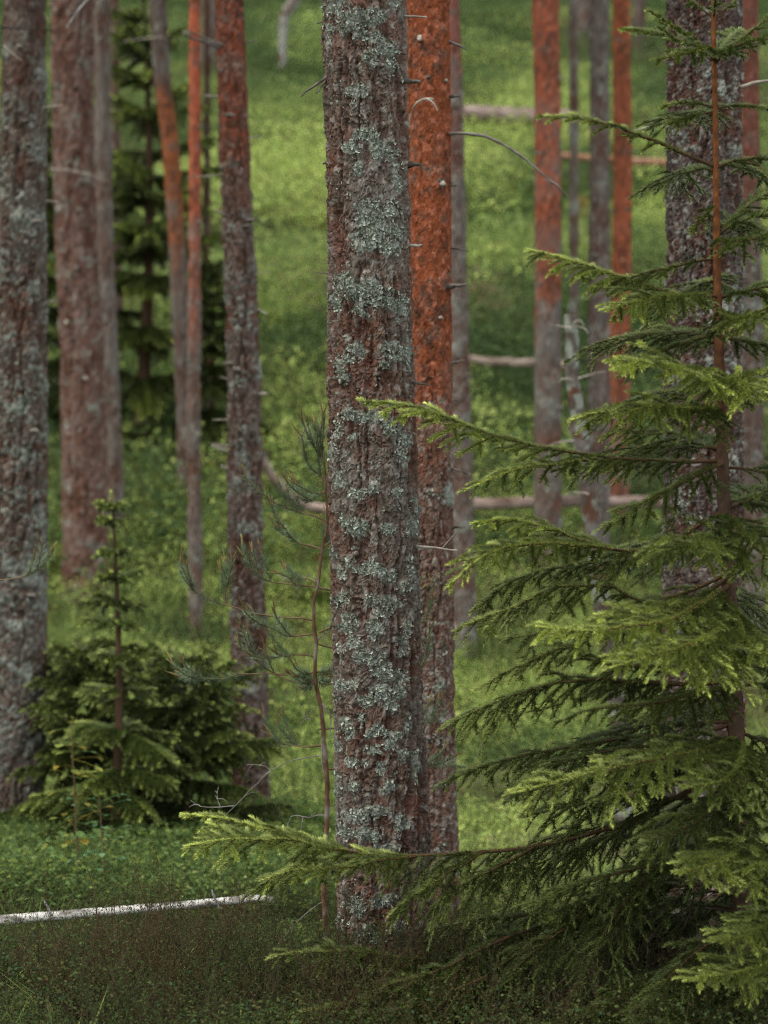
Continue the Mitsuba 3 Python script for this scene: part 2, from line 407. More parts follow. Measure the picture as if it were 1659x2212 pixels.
# the pine in the middle
trunk('pine_tree', [(783, -20, 176), (792, 300, 174), (796, 500, 175), (800, 800, 182), (805, 1000, 186), (817, 1500, 190), (831, 1900, 199), (838, 2160, 208)],
      8.8, 210, .0042, 1, GREYBROWN, split=None, lichen=.0, detail=1.2, flare=.34, crust=lp)
lab('pine_tree', 'thick grey brown pine trunk covered with pale lichen in the middle of the picture', 'pine tree')
# the orange pine close behind it
trunk('pine_tree_001', [(925, -20, 92), (928, 500, 93), (928, 1000, 98), (930, 1500, 104), (934, 1980, 114)], 10.6, 110, .0075, 2, REDBROWN * .6 + GREYBROWN * .5,
      warm=ORANGE, split=px(0, 930, 10.6)[2], soft=.26, lichen=.1, detail=1.0, flare=.15)
lab('pine_tree_001', 'vivid orange pine trunk close behind the thick lichen covered trunk in the middle', 'pine tree')
trunk('pine_tree_002', [(495, -20, 60), (508, 365, 64), (526, 800, 68), (531, 1150, 73), (540, 1500, 75), (543, 1790, 80)], 15, 90, .010, 3, PINKG * .55 + GREYBROWN * .45,
      warm=np.array([.20, .062, .036]), split=px(0, 330, 15)[2], soft=.8, lichen=.22, detail=1.8, dark=.85)
lab('pine_tree_002', 'red brown pine trunk with dead stubs, standing left of the thick middle trunk', 'pine tree')
trunk('pine_tree_003', [(54, -20, 88), (50, 400, 98), (48, 800, 106), (45, 1200, 110), (38, 1790, 114)], 14.5, 90, .012, 4, GREYBROWN * .95,
      warm=PINKG * .8, split=px(0, 200, 14.5)[2], soft=.8, lichen=.42, detail=1.9, dark=.80)
lab('pine_tree_003', 'dark brown pine trunk blotched with lichen at the left edge of the picture', 'pine tree')
trunk('pine_tree_004', [(155, -20, 91), (160, 365, 88), (178, 800, 94), (184, 1100, 97), (186, 1300, 100)], 21, 60, .022, 5, np.array([.150, .082, .066]), lichen=.12, detail=1.8, dark=.92)
lab('pine_tree_004', 'pinkish brown pine trunk, second thick trunk from the left edge', 'pine tree')
trunk('pine_tree_005', [(219, -20, 36), (223, 365, 36), (238, 800, 37), (250, 1130, 40)], 21.9, 36, .03, 6, LAV * 1.45, lichen=.1)
lab('pine_tree_005', 'slim greyish pine trunk just right of the pinkish thick trunk', 'pine tree')
trunk('pine_tree_006', [(247, -20, 18), (252, 440, 19), (262, 1000, 20)], 27, 20, .05, 7, PINKG * .7, lichen=0)
lab('pine_tree_006', 'very thin brown pine stem half hidden behind the slim greyish trunk at left', 'pine tree')
trunk('pine_tree_007', [(341, -20, 36), (351, 180, 37), (362, 260, 36), (372, 365, 38), (381, 510, 36), (390, 700, 36), (397, 850, 34), (404, 1100, 36)], 23, 40, .03, 8, LAV * 1.05,
      warm=np.array([.27, .085, .032]), split=(px(0, 520, 23)[2], px(0, 185, 23)[2]), soft=.7, lichen=.05)
lab('pine_tree_007', 'leaning slim pine with an orange section between grey bark, at left', 'pine tree')
trunk('pine_tree_008', [(420, -20, 24), (421, 365, 26), (420, 700, 28), (418, 900, 29), (421, 1150, 30), (424, 1380, 32)], 19.9, 36, .025, 9, LAV * 1.15,
      warm=np.array([.33, .085, .045]), split=px(0, 580, 19.9)[2], soft=.8, lichen=.1)
lab('pine_tree_008', 'slender pine, bright red orange above and grey below, crossing the leaning one', 'pine tree')
trunk('pine_tree_009', [(452, -20, 30), (449, 200, 32)], 43.5, 16, .1, 10, LAV, lichen=0)
lab('pine_tree_009', 'distant grey trunk at the top left between two red pines', 'pine tree')
trunk('pine_tree_010', [(447, 300, 15), (446, 700, 18), (446, 1060, 20)], 25, 16, .05, 11, REDBROWN * .8 + DARK * .3, lichen=0)
lab('pine_tree_010', 'thin dark brown trunk behind the slender red orange pine', 'pine tree')
trunk('pine_tree_011', [(975, -20, 34), (987, 420, 36), (995, 930, 45), (1000, 1150, 49), (1004, 1420, 53)], 19.6, 44, .022, 12, LAV * 1.15,
      warm=np.array([.22, .085, .07]), split=px(0, 200, 19.6)[2], soft=.5, lichen=.16)
lab('pine_tree_011', 'slim pinkish grey trunk right behind the vivid orange pine', 'pine tree')
trunk('pine_tree_012', [(1178, -20, 58), (1183, 255, 56), (1184, 530, 57), (1183, 800, 57), (1184, 1140, 60)], 21.2, 48, .025, 13, LAV * 1.1,
      warm=np.array([.30, .088, .048]), split=px(0, 600, 21.2)[2], soft=1.3, lichen=.1)
lab('pine_tree_012', 'blurred bright orange pine trunk with grey foot, right of the middle', 'pine tree')
trunk('pine_tree_013', [(1239, -20, 19), (1240, 400, 20), (1238, 960, 21)], 24, 20, .04, 14, np.array([.15, .135, .115]), lichen=.2)
lab('pine_tree_013', 'thin grey stem rising behind the broken snag', 'pine tree')
trunk('pine_tree_014', [(1262, -20, 28), (1261, 130, 29)], 46, 16, .1, 15, LAV * .9, lichen=0)
lab('pine_tree_014', 'distant grey trunk at the top between the thin grey stem and the lavender trunk', 'pine tree')
trunk('pine_tree_015', [(1294, -20, 39), (1296, 365, 43), (1294, 550, 46), (1293, 900, 49), (1292, 1120, 50)], 21.4, 44, .025, 16, LAV * 1.05, lichen=.12)
lab('pine_tree_015', 'straight lavender grey trunk between the bright orange pine and the pinkish orange pine', 'pine tree')
trunk('pine_tree_016', [(1342, -20, 37), (1345, 365, 40), (1343, 550, 41), (1338, 800, 45), (1335, 1120, 47)], 22.4, 44, .025, 17, np.array([.24, .095, .06]),
      warm=np.array([.30, .09, .045]), split=px(0, 850, 22.4)[2], soft=.6, lichen=.04)
lab('pine_tree_016', 'pinkish orange slim trunk left of the dark thick trunk behind the spruce', 'pine tree')
trunk('pine_tree_017', [(1380, -20, 28), (1380, 160, 29)], 45, 16, .1, 18, LAV * .7, lichen=0)
lab('pine_tree_017', 'distant dark trunk at the top beside the pinkish orange slim trunk', 'pine tree')
trunk('pine_tree_018', [(1522, -20, 158), (1521, 365, 160), (1520, 800, 166), (1519, 1200, 172), (1518, 1900, 186)], 11.0, 120, .0085, 19, np.array([.060, .047, .044]), lichen=.16, detail=1.5, flare=.2)
lab('pine_tree_018', 'thick dark rough trunk behind the green spruce at right', 'pine tree')
trunk('pine_tree_019', [(1621, -20, 34), (1622, 365, 38), (1625, 734, 46), (1626, 1100, 50)], 19, 44, .022, 20, LAV * .95,
      warm=np.array([.16, .058, .042]), split=px(0, 480, 19)[2], soft=.6, lichen=.16)
lab('pine_tree_019', 'reddish blurred trunk at the right edge beside the thick dark trunk', 'pine tree')
trunk('pine_tree_020', [(877, -20, 30), (879, 260, 30), (884, 900, 34)], 26, 20, .04, 21, np.array([.17, .16, .13]), lichen=.2)
lab('pine_tree_020', 'pale grey trunk glimpsed in the gap between the two middle trunks', 'pine tree')
for k, i in enumerate([0, 1, 2, 3, 4, 5, 7, 8, 11, 12, 15, 16, 18, 19]):
    key = num('pine_tree', i)
    fx, fr, d = TR[key][:3]
    crown(key, float(fx(12.0)), d, 9.2 + (k * 37 % 11) * .12, 1.0 + (k * 53 % 7) * .05, k * 67)

# stubs and dead twigs on the trunks: (tree, X, Y, direction, length, radius, bend, colours)
_r = np.random.default_rng(44)
STX = []
for t_, X_, w_, y0, y1 in (('pine_tree_012', 1183, 24, 20, 950), ('pine_tree_015', 1295, 20, 20, 800), ('pine_tree_016', 1343, 18, 20, 500), ('pine_tree_011', 992, 16, 60, 900), ('pine_tree_004', 168, 40, 30, 1000), ('pine_tree_008', 420, 11, 30, 1100), ('pine_tree_003', 50, 40, 100, 1500), ('pine_tree_002', 520, 24, 150, 1200)):
    for k in range(5):
        a_ = _r.uniform(-1, 1)
        STX.append((t_, X_ + a_ * w_, _r.uniform(y0, y1), a_ * 2, None if _r.uniform() < .6 else ((.14, .12, .1), (.30, .28, .25))))
PALEW = ((.20, .17, .14), (.42, .38, .33))
st = [(t_, float(X_), float(Y_), (float(a_), -1, 0), .06, .014, 0, c_) for t_, X_, Y_, a_, c_ in STX] + [('pine_tree', 699, 172, (-1, -.2, -.55), .10, .006, -.2, None), ('pine_tree', 698, 178, (-.6, -.3, -.9), .06, .004, 0, None), ('pine_tree', 697, 50, (-1, 0, -.3), .025, .004, 0, None),
      ('pine_tree', 706, 352, (-1, -.2, -.4), .02, .008, 0, None), ('pine_tree', 707, 592, (-1, 0, .05), .045, .0025, 0, None), ('pine_tree', 880, 178, (1, -.4, -.1), .06, .012, 0, None),
      ('pine_tree', 873, 38, (1, -.3, -.1), .09, .0045, 0, PALEW), ('pine_tree', 883, 358, (1, -.6, -.1), .055, .011, 0, ((.05, .04, .03), (.12, .11, .09))),
      ('pine_tree', 884, 533, (1, -.3, 0), .05, .0075, 0, PALEW), ('pine_tree', 889, 825, (1, -.3, -.15), .07, .005, -.1, None), ('pine_tree', 900, 1180, (1, -.3, -.1), .155, .0062, 0, PALEW),
      ('pine_tree', 826, 155, (.1, -1, -.3), .02, .010, 0, None), ('pine_tree', 815, 812, (0, -1, -.2), .018, .012, 0, None), ('pine_tree', 770, 1195, (0, -1, 0), .015, .012, 0, None),
      ('pine_tree_001', 906, 92, (-.1, -1, -.3), .035, .013, 0, PALEW), ('pine_tree_001', 972, 92, (1, -.2, -.3), .075, .007, -.2, None), ('pine_tree_001', 972, 210, (1, -.2, 0), .045, .008, 0, None),
      ('pine_tree_001', 954, 402, (.3, -1, -.3), .04, .014, 0, PALEW), ('pine_tree_001', 973, 402, (1, -.3, 0), .03, .007, 0, None), ('pine_tree_001', 973, 537, (1, -.1, -.05), .08, .0045, -.15, None),
      ('pine_tree_001', 970, 620, (1, -.6, .05), .085, .011, 0, None), ('pine_tree_001', 950, 690, (.1, -1, 0), .02, .012, 0, PALEW), ('pine_tree_001', 974, 785, (1, -.2, .25), .06, .006, 0, None),
      ('pine_tree_001', 975, 865, (1, 0, 0), .02, .005, 0, None), ('pine_tree_001', 975, 1012, (1, -.2, -.25), .085, .0055, -.1, None), ('pine_tree_001', 977, 1140, (1, -.2, .1), .06, .006, 0, None),
      ('pine_tree_001', 925, 175, (0, -1, -.2), .02, .011, 0, None), ('pine_tree_001', 962, 180, (.3, -1, 0), .015, .012, 0, PALEW),
      ('pine_tree_002', 478, 100, (-1, -.3, .25), .24, .008, .15, None), ('pine_tree_002', 528, 95, (1, -.2, .5), .09, .006, -.3, None), ('pine_tree_002', 472, 210, (-1, -.2, .05), .10, .006, 0, PALEW),
      ('pine_tree_002', 538, 300, (1, -.2, .3), .10, .005, -.2, PALEW), ('pine_tree_002', 541, 480, (1, -.2, .15), .07, .008, 0, None), ('pine_tree_002', 476, 378, (-1, -.1, -.2), .22, .0045, .1, PALEW),
      ('pine_tree_002', 474, 462, (-1, -.3, .5), .05, .008, 0, PALEW), ('pine_tree_002', 552, 590, (1, 0, .05), .10, .003, 0, PALEW), ('pine_tree_002', 555, 668, (1, -.4, -.5), .08, .008, 0, PALEW),
      ('pine_tree_002', 556, 690, (1, -.4, -.2), .06, .007, 0, None), ('pine_tree_002', 492, 820, (-1, -.5, .3), .05, .009, 0, PALEW), ('pine_tree_002', 560, 852, (1, -.5, .1), .06, .013, 0, PALEW),
      ('pine_tree_002', 496, 907, (-1, -.2, 0), .10, .005, 0, PALEW), ('pine_tree_002', 494, 975, (-1, -.4, .25), .12, .010, .1, PALEW), ('pine_tree_002', 492, 965, (-1, -.4, 0), .10, .009, .2, PALEW),
      ('pine_tree_002', 496, 1012, (-1, -.5, .2), .06, .011, 0, PALEW), ('pine_tree_002', 568, 985, (1, -.3, .3), .05, .010, 0, None), ('pine_tree_002', 520, 930, (0, -1, .1), .05, .012, 0, PALEW),
      ('pine_tree_003', 96, 235, (1, -.3, .05), .12, .008, 0, PALEW), ('pine_tree_003', 100, 435, (1, -.2, -.1), .09, .008, 0, PALEW), ('pine_tree_003', 104, 655, (1, -.2, .2), .07, .008, 0, PALEW),
      ('pine_tree_003', 50, 110, (0, -1, -.1), .05, .015, 0, PALEW), ('pine_tree_003', 70, 320, (0, -1, -.1), .05, .016, 0, None),
      ('pine_tree_004', 122, 372, (-.3, -1, .1), .40, .010, 0, None), ('pine_tree_004', 170, 195, (0, -1, 0), .05, .02, 0, None), ('pine_tree_004', 180, 400, (0, -1, 0), .05, .022, 0, None),
      ('pine_tree_004', 150, 700, (0, -1, -.2), .06, .024, 0, PALEW), ('pine_tree_004', 190, 820, (0, -1, -.2), .06, .02, 0, PALEW), ('pine_tree_007', 352, 85, (-1, -.2, -.05), .36, .010, -.1, PALEW)]
for k, (t, X, Y, dr_, L, r, bend, col) in enumerate(st):
    p, n = surf(t, X, Y)
    a, b = col or ((.055, .042, .034), (.20, .18, .16))
    long_ = L > .12
    stub(t, p, dr_, L, r, bend, k, a, b, 'dead_branch' if long_ else 'branch_stub', fork=(.35, -.3, .45) if k - len(STX) in (9, 10, 44) else None)
# the long curved dead branch with a thin hanging twig
dead_branch('pine_tree_001', [(970, 289), (990, 288), (1030, 291), (1075, 306), (1120, 335), (1160, 365), (1195, 395), (1232, 430)], 10.55, .0085, .0035, 3, twigs=7)
dead_branch('pine_tree_001', [(1206, 405), (1212, 430), (1190, 462), (1176, 480), (1163, 510), (1147, 545), (1132, 584)], 10.55, .002, .0008, 4, a=(.05, .04, .035), b=(.12, .1, .09), twigs=5)
dead_branch('pine_tree_001', [(935, 215, -.14), (920, 213, -.16), (900, 222, -.18), (887, 245, -.17), (884, 275, -.15)], 10.6, .006, .003, 5, *PALEW, twigs=1, wig=.004)
dead_branch('pine_tree_001', [(920, 213, -.16), (935, 222, -.17), (945, 240, -.17)], 10.6, .005, .0025, 6, *PALEW, wig=.003)
dead_branch('pine_tree_003', [(0, 58), (40, 60), (90, 62), (130, 74)], 14.2, .008, .004, 8, a=(.03, .025, .02), b=(.09, .08, .07))
dead_branch('pine_tree_003', [(8, 98), (25, 115), (48, 132)], 14.2, .006, .003, 9, *PALEW)
dead_branch('pine_tree_003', [(196, -8), (175, 15), (158, 38), (143, 60)], 14.0, .006, .003, 10, a=(.2, .2, .2), b=(.45, .46, .46))
dead_branch('pine_tree_004', [(108, 366), (140, 368), (180, 374), (230, 390)], 20.5, .011, .006, 12, *PALEW)
dead_branch('pine_tree_002', [(400, 78), (425, 85), (450, 93), (475, 105)], 14.7, .006, .011, 14, a=(.04, .03, .03), b=(.14, .13, .12))
dead_branch('pine_tree_018', [(1602, 188), (1630, 180), (1675, 172)], 10.8, .009, .006, 15, *PALEW)
dead_branch('pine_tree_018', [(1440, 265), (1400, 274), (1370, 282)], 10.9, .005, .003, 16, *PALEW)

lp += [(800 + (k % 3 - 1) * 55, 40 + k * 62, 30, 40, 9) for k in range(34)]
for k, (X, Y, rx, ry, n) in enumerate(lp):
    lichen_patch('pine_tree', X, Y, rx, ry, int(n * 2.1), k, 1.12 if k < 120 else .8)
for k, (X, Y, rx, ry, n) in enumerate([(948, 1400, 20, 22, 40), (930, 1070, 10, 8, 10), (952, 1070, 10, 8, 10), (940, 1250, 16, 12, 14), (905, 1310, 10, 16, 12), (945, 1480, 14, 16, 20), (935, 1590, 18, 10, 14), (950, 1690, 14, 16, 16), (955, 1830, 16, 16, 20), (952, 403, 9, 9, 12), (960, 1950, 14, 16, 16)]):
    lichen_patch('pine_tree_001', X, Y, rx, ry, n, 300 + k, .9)
for k, (X, Y, rx, ry, n) in enumerate([(1480, 1120, 40, 14, 60), (1470, 1075, 20, 26, 34), (1500, 150, 14, 20, 14), (1475, 420, 30, 40, 26), (1530, 520, 22, 20, 26), (1490, 545, 26, 26, 36), (1600, 640, 30, 40, 30), (1560, 1080, 24, 14, 24), (1460, 1215, 10, 14, 10), (1515, 1290, 12, 8, 10), (1490, 690, 20, 16, 14), (1550, 240, 30, 30, 20)]):
    lichen_patch('pine_tree_018', X, Y, rx, ry, n, 400 + k, .85)
for k, (X, Y, rx, ry, n) in enumerate([(30, 500, 40, 20, 24), (60, 560, 24, 20, 16), (30, 770, 44, 24, 30), (70, 845, 40, 30, 40), (30, 900, 34, 22, 30), (90, 1000, 16, 14, 14), (40, 1090, 40, 40, 40), (20, 350, 20, 14, 14), (80, 860, 20, 16, 16), (30, 1190, 30, 14, 20), (30, 1310, 30, 30, 20), (40, 1480, 40, 40, 34), (20, 1600, 30, 30, 20)]):
    lichen_patch('pine_tree_003', X, Y, rx, ry, n, 500 + k, .8)
for k, (X, Y, rx, ry, n) in enumerate([(522, 1148, 16, 8, 16), (510, 1060, 14, 14, 16), (525, 940, 12, 20, 16), (520, 1195, 18, 12, 14), (510, 1290, 20, 22, 22), (520, 1330, 22, 14, 16), (515, 830, 12, 14, 10), (540, 1430, 18, 12, 14), (520, 1480, 20, 24, 14)]):
    lichen_patch('pine_tree_002', X, Y, rx, ry, n, 600 + k, .9)

# ------------------------------------------------------------------ snags and fallen trunks
def log(key, pts, d, radii, a, b, label, cat, seed=0, sides=16, stubs=0):
    Q = resample(poly(pts, d), .06, .03, seed + 2)
    s = np.linspace(0, 1, len(Q))
    r = np.interp(s, np.linspace(0, 1, len(radii)), radii)
    v, f = tube(Q, r, sides, .05, seed)
    add(part(key, 'trunk'), v, f, wood_color(v, a, b, 9, seed))
    rs = np.random.default_rng(seed)
    for k in range(stubs):
        i = rs.integers(2, len(Q) - 2)
        dd = norm(np.array([rs.normal(0, .4), -rs.uniform(.2, 1), rs.uniform(.1, 1)]))
        stub(key, Q[i] + dd * r[i] * .8, dd, rs.uniform(.05, .14), r[i] * .16 + .003, 0, seed + k, *PALEW)
    lab(key, label, cat)


def snag(key, pix, d, a, b, label, seed):
    P = np.array([px(X, Y, d) for X, Y, W in pix]); R = np.array([W * d / FOC / 2 for *_, W in pix])
    s = np.r_[0, np.cumsum(np.linalg.norm(np.diff(P, axis=0), axis=1))]
    Q = resample(P, .015)
    r = np.interp(np.linspace(0, s[-1], len(Q)), s, R)
    v, f = tube(Q, r, 40, 0, seed)
    ax = np.vstack([np.repeat(Q, 40, 0), Q[:1], Q[-1:]])
    rad = norm(v - ax)
    n = meshkit.fbm(v * [40, 40, 9], 3, seed) - .5
    v = v + rad * (n * .022)[:, None]
    v[:80:3, 2] += .03
    c = wood_color(v, a, b, 14, seed)
    m = meshkit.fbm(v * 9, 3, seed + 4)
    c = lerp(c, REDBROWN, sstep(.5, .62, m)); c = lerp(c, LICHEN, sstep(.55, .65, meshkit.fbm(v * 13, 3, seed + 8)) * .8)
    add(part(key, 'trunk'), v, f, c)
    lab(key, label, 'dead tree')


snag('dead_snag', [(1234, 690, 27), (1236, 800, 30), (1252, 920, 33), (1272, 1080, 36), (1288, 1200, 37), (1305, 1330, 39), (1332, 1500, 40), (1345, 1650, 42), (1352, 1840, 44)], 14.2,
     (.06, .048, .042), (.15, .135, .122), 'leaning broken dead trunk with twigs at its snapped top, left of the spruce', 31)
for k, pts in enumerate([[(1234, 708), (1215, 705), (1188, 701)], [(1238, 706), (1260, 708), (1272, 722)], [(1240, 700), (1250, 690), (1262, 702)], [(1236, 822), (1220, 818), (1206, 826)], [(1250, 818), (1280, 808), (1310, 802)],
                         [(1272, 1068), (1240, 1064), (1218, 1072)], [(1240, 952), (1210, 955), (1180, 967)]]):
    dead_branch('dead_snag', pts, 14.1, .008, .003, 60 + k, *PALEW)
snag('dead_snag_001', [(650, -30, 24), (632, 8, 26), (614, 40, 20), (611, 90, 17), (610, 150, 16)], 43, (.20, .18, .17), (.30, .29, .28), 'far pale crooked dead stem on the upper hillside', 33)

PK = ((.14, .09, .075), (.46, .36, .32))
log('fallen_log', [(552, 955, -.6), (566, 992, -.4), (600, 1045, -.2), (648, 1088), (720, 1101), (830, 1096), (1030, 1089), (1250, 1083), (1440, 1086), (1640, 1080), (1760, 1078)], 21.4, [.04, .045, .05, .052, .052, .052, .05, .046],
    *PK, 'long pinkish fallen trunk lying across the slope, curving upward at its left end', 'fallen log', 41, stubs=5)
log('fallen_log_001', [(960, 244), (1060, 247), (1165, 253), (1250, 256)], 38.6, [.125, .13, .135, .135], (.12, .08, .07), (.33, .26, .24), 'thick grey brown log lying high on the hillside left of the bright orange pine', 'fallen log', 42)
log('fallen_log_002', [(985, 772), (1080, 782), (1165, 786), (1230, 790)], 25.6, [.04, .045, .045, .04], (.22, .15, .12), (.46, .36, .30), 'pale thin fallen log halfway up the slope behind the pinkish grey trunk', 'fallen log', 43)
log('fallen_log_003', [(1195, 335), (1300, 344), (1445, 353), (1560, 360)], 35.0, [.05, .055, .055, .05], (.2, .10, .06), (.38, .22, .15), 'thin rusty fallen log high on the hillside behind the lavender trunk', 'fallen log', 44)


def birch_log():
    Q = resample(poly([(-140, 1998), (0, 1988), (200, 1972), (350, 1960), (500, 1946), (560, 1941), (590, 1945)], 10.35), .02, .006, 5)
    v, f = tube(Q, np.linspace(.024, .016, len(Q)), 14, .04, 9)
    n = meshkit.fbm(v * [16, 30, 60], 3, 4)
    c = lerp(np.array([[.56, .545, .52]]) * np.ones((len(v), 1)), np.array([.10, .09, .08]), sstep(.50, .60, n) * .85)
    add('birch_log__trunk', v, f, c)
    lab('birch_log', 'thin white birch trunk lying in the undergrowth at lower left', 'fallen log')
    for k, X in enumerate((110, 470)):
        p = px(X, 1975 - (X - 110) * .06, 10.32)
        stub('birch_log', p, (-.4, -.3, 1), .07, .005, 0, k + 70, (.3, .3, .3), (.6, .6, .6))


birch_log()


# ------------------------------------------------------------------ spruce
def needles(shoots, rs, density, length, width, brush=1.0, spread=58):
    """shoots: list of (polyline k x 3, colour 3, colour at tip 3). Flat needles set all round the shoots."""
    V, C = [], []
    for P, c0, c1, up in shoots:
        s = np.r_[0, np.cumsum(np.linalg.norm(np.diff(P, axis=0), axis=1))]
        n = int(s[-1] * density)
        if n < 3:
            continue
        u = (np.arange(n) + rs.uniform(0, 1, n)) / n * s[-1]
        p = np.stack([np.interp(u, s, P[:, k]) for k in range(3)], 1)
        tg = norm(np.gradient(P, axis=0))
        t = norm(np.stack([np.interp(u, s, tg[:, k]) for k in range(3)], 1))
        a = norm(np.cross(t, up + 1e-3)); b = np.cross(a, t)
        phi = rs.uniform(0, 2 * np.pi, n)
        phi = np.where((np.sin(phi) < -.35) & (rs.uniform(size=n) < .6 * brush), -phi, phi)
        rad = np.cos(phi)[:, None] * a + np.sin(phi)[:, None] * b
        w = u / s[-1]
        ang = np.radians(spread - 22 * w ** 3 + rs.normal(0, 8, n))
        dr_ = t * np.cos(ang)[:, None] + rad * np.sin(ang)[:, None]
        L = length * rs.uniform(.75, 1.15, n)[:, None] * (1 - .35 * w ** 4)[:, None]
        side = norm(np.cross(dr_, rad)) * width * .5
        V.append(np.stack([p - side, p + side, p + dr_ * L + t * L * .12], 1).reshape(-1, 3))
        col = c0 + (c1 - c0) * (w ** 2)[:, None]
        C.append(np.repeat(col * rs.uniform(.75, 1.25, n)[:, None], 3, 0))
    if not V:
        return None
    v, c = np.vstack(V), np.vstack(C)
    return v, np.arange(len(v)).reshape(-1, 3), c


def bez(p, d, L, droop, n=5):
    t = np.linspace(0, 1, n)[:, None]
    return p + d * t * L + np.array([0, 0, -1.0]) * droop * L * t ** 2


OLD, MIDG, NEW = np.array([.030, .041, .012]), np.array([.080, .112, .028]), np.array([.62, .70, .17])
TWIG, TWIG2 = (.045, .028, .018), (.085, .05, .03)


def spruce_branch(key, P, seed, L2=.22, new=.5, droop=.35, bare=.12, r0=.006, dens=1450, nl=.0185, nw=.0036, step=.052, hang=.0, tone=1.0, twist=0.4, moss=False, sides=(1, -1)):
    """One spruce bough: axis P, side shoots with shoots of their own, needles. new: how much fresh pale growth the tips carry."""
    rs = np.random.default_rng(seed + 1000)
    droop, hang, L2, bare = droop * .5, hang * .45, L2 * .82, bare * .55 if bare < .45 else bare
    Q = resample(P, .03, .012, seed + 1)
    s = np.r_[0, np.cumsum(np.linalg.norm(np.diff(Q, axis=0), axis=1))]
    L = s[-1]
    tg = norm(np.gradient(Q, axis=0))
    wood = [tube(Q, np.linspace(r0, .0014, len(Q)), 6, .08, seed)]
    shoots = []
    up0 = np.array([0, 0, 1.0])
    k0 = np.searchsorted(s, bare * L)

    def colours(fresh):
        base = OLD + (MIDG - OLD) * rs.uniform(.1, 1)
        q = np.clip(fresh * rs.uniform(.3, 1.4), 0, 1)
        return (base + (NEW - base) * q * .45) * tone, (base + (NEW - base) * q) * tone

    c0, c1 = colours(new)
    if len(Q) - k0 > 2:
        shoots.append((Q[k0:], c0, c1, up0))
    u = bare * L + rs.uniform(0, step)
    sd = 0
    while u < L - .015:
        sgn = sides[sd % len(sides)]; sd += 1
        p = np.array([np.interp(u, s, Q[:, k]) for k in range(3)])
        t = norm(np.array([np.interp(u, s, tg[:, k]) for k in range(3)]))
        w = u / L
        lat = norm(np.cross(t, up0)); lat = norm(lat + up0 * (twist * np.sign(lat[1] + 1e-6) + rs.normal(0, .22)) - hang * up0)
        ang = math.radians(rs.uniform(32, 54))
        dr_ = norm(t * math.cos(ang) + lat * sgn * math.sin(ang) * (1 if sgn * lat[2] <= .2 or True else 1) - up0 * hang * rs.uniform(.3, 1.1))
        l2 = L2 * min(1, (1 - w) * 2.0 + .30) * min(1, .45 + 3 * (w - bare)) * rs.uniform(.55, 1.15)
        B = bez(p, dr_, l2, droop * rs.uniform(.3, 1.2))
        c0, c1 = colours(new * (.12 + .95 * w ** 1.3))
        shoots.append((B, c0, c1, up0))
        wood.append(tube(B, np.linspace(.0022, .0009, len(B)), 3))
        if l2 > .10:
            v = .03
            side2 = 1
            tB = norm(np.gradient(B, axis=0))
            while v < l2 - .02:
                q = v / l2
                pp = np.array([np.interp(q, np.linspace(0, 1, 5), B[:, k]) for k in range(3)])
                t2 = norm(np.array([np.interp(q, np.linspace(0, 1, 5), tB[:, k]) for k in range(3)]))
                la = norm(np.cross(t2, up0) + rs.normal(0, .25, 3))
                a2 = math.radians(rs.uniform(38, 58))
                d3 = norm(t2 * math.cos(a2) + la * side2 * math.sin(a2) - up0 * hang * .4)
                l3 = (l2 - v) * rs.uniform(.35, .6) + .025
                B3 = bez(pp, d3, l3, droop * .7, 4)
                c0, c1 = colours(new * (.15 + .95 * w ** 1.3))
                shoots.append((B3, c0, c1, up0))
                side2 = -side2
                v += rs.uniform(.040, .060)
        u += step * .55 * rs.uniform(.7, 1.3)
    v, f = join(wood)
    bk = part(key, 'branch')
    add(bk, v, f, wood_color(v, TWIG, TWIG2, 60, seed))
    m = needles(shoots, rs, dens, nl, nw)
    if m is not None:
        add(bk + '__needles', *m, mat='needle_mat', smooth=False)
        lab(bk + '__needles', None, kind='stuff')


SD = 8.15
STEM = [(1541, 40, 9), (1545, 250, 11), (1548, 500, 15), (1551, 700, 19), (1558, 900, 24), (1565, 1100, 28), (1577, 1300, 31), (1586, 1500, 34), (1595, 1700, 37), (1601, 1900, 40), (1606, 2240, 46)]


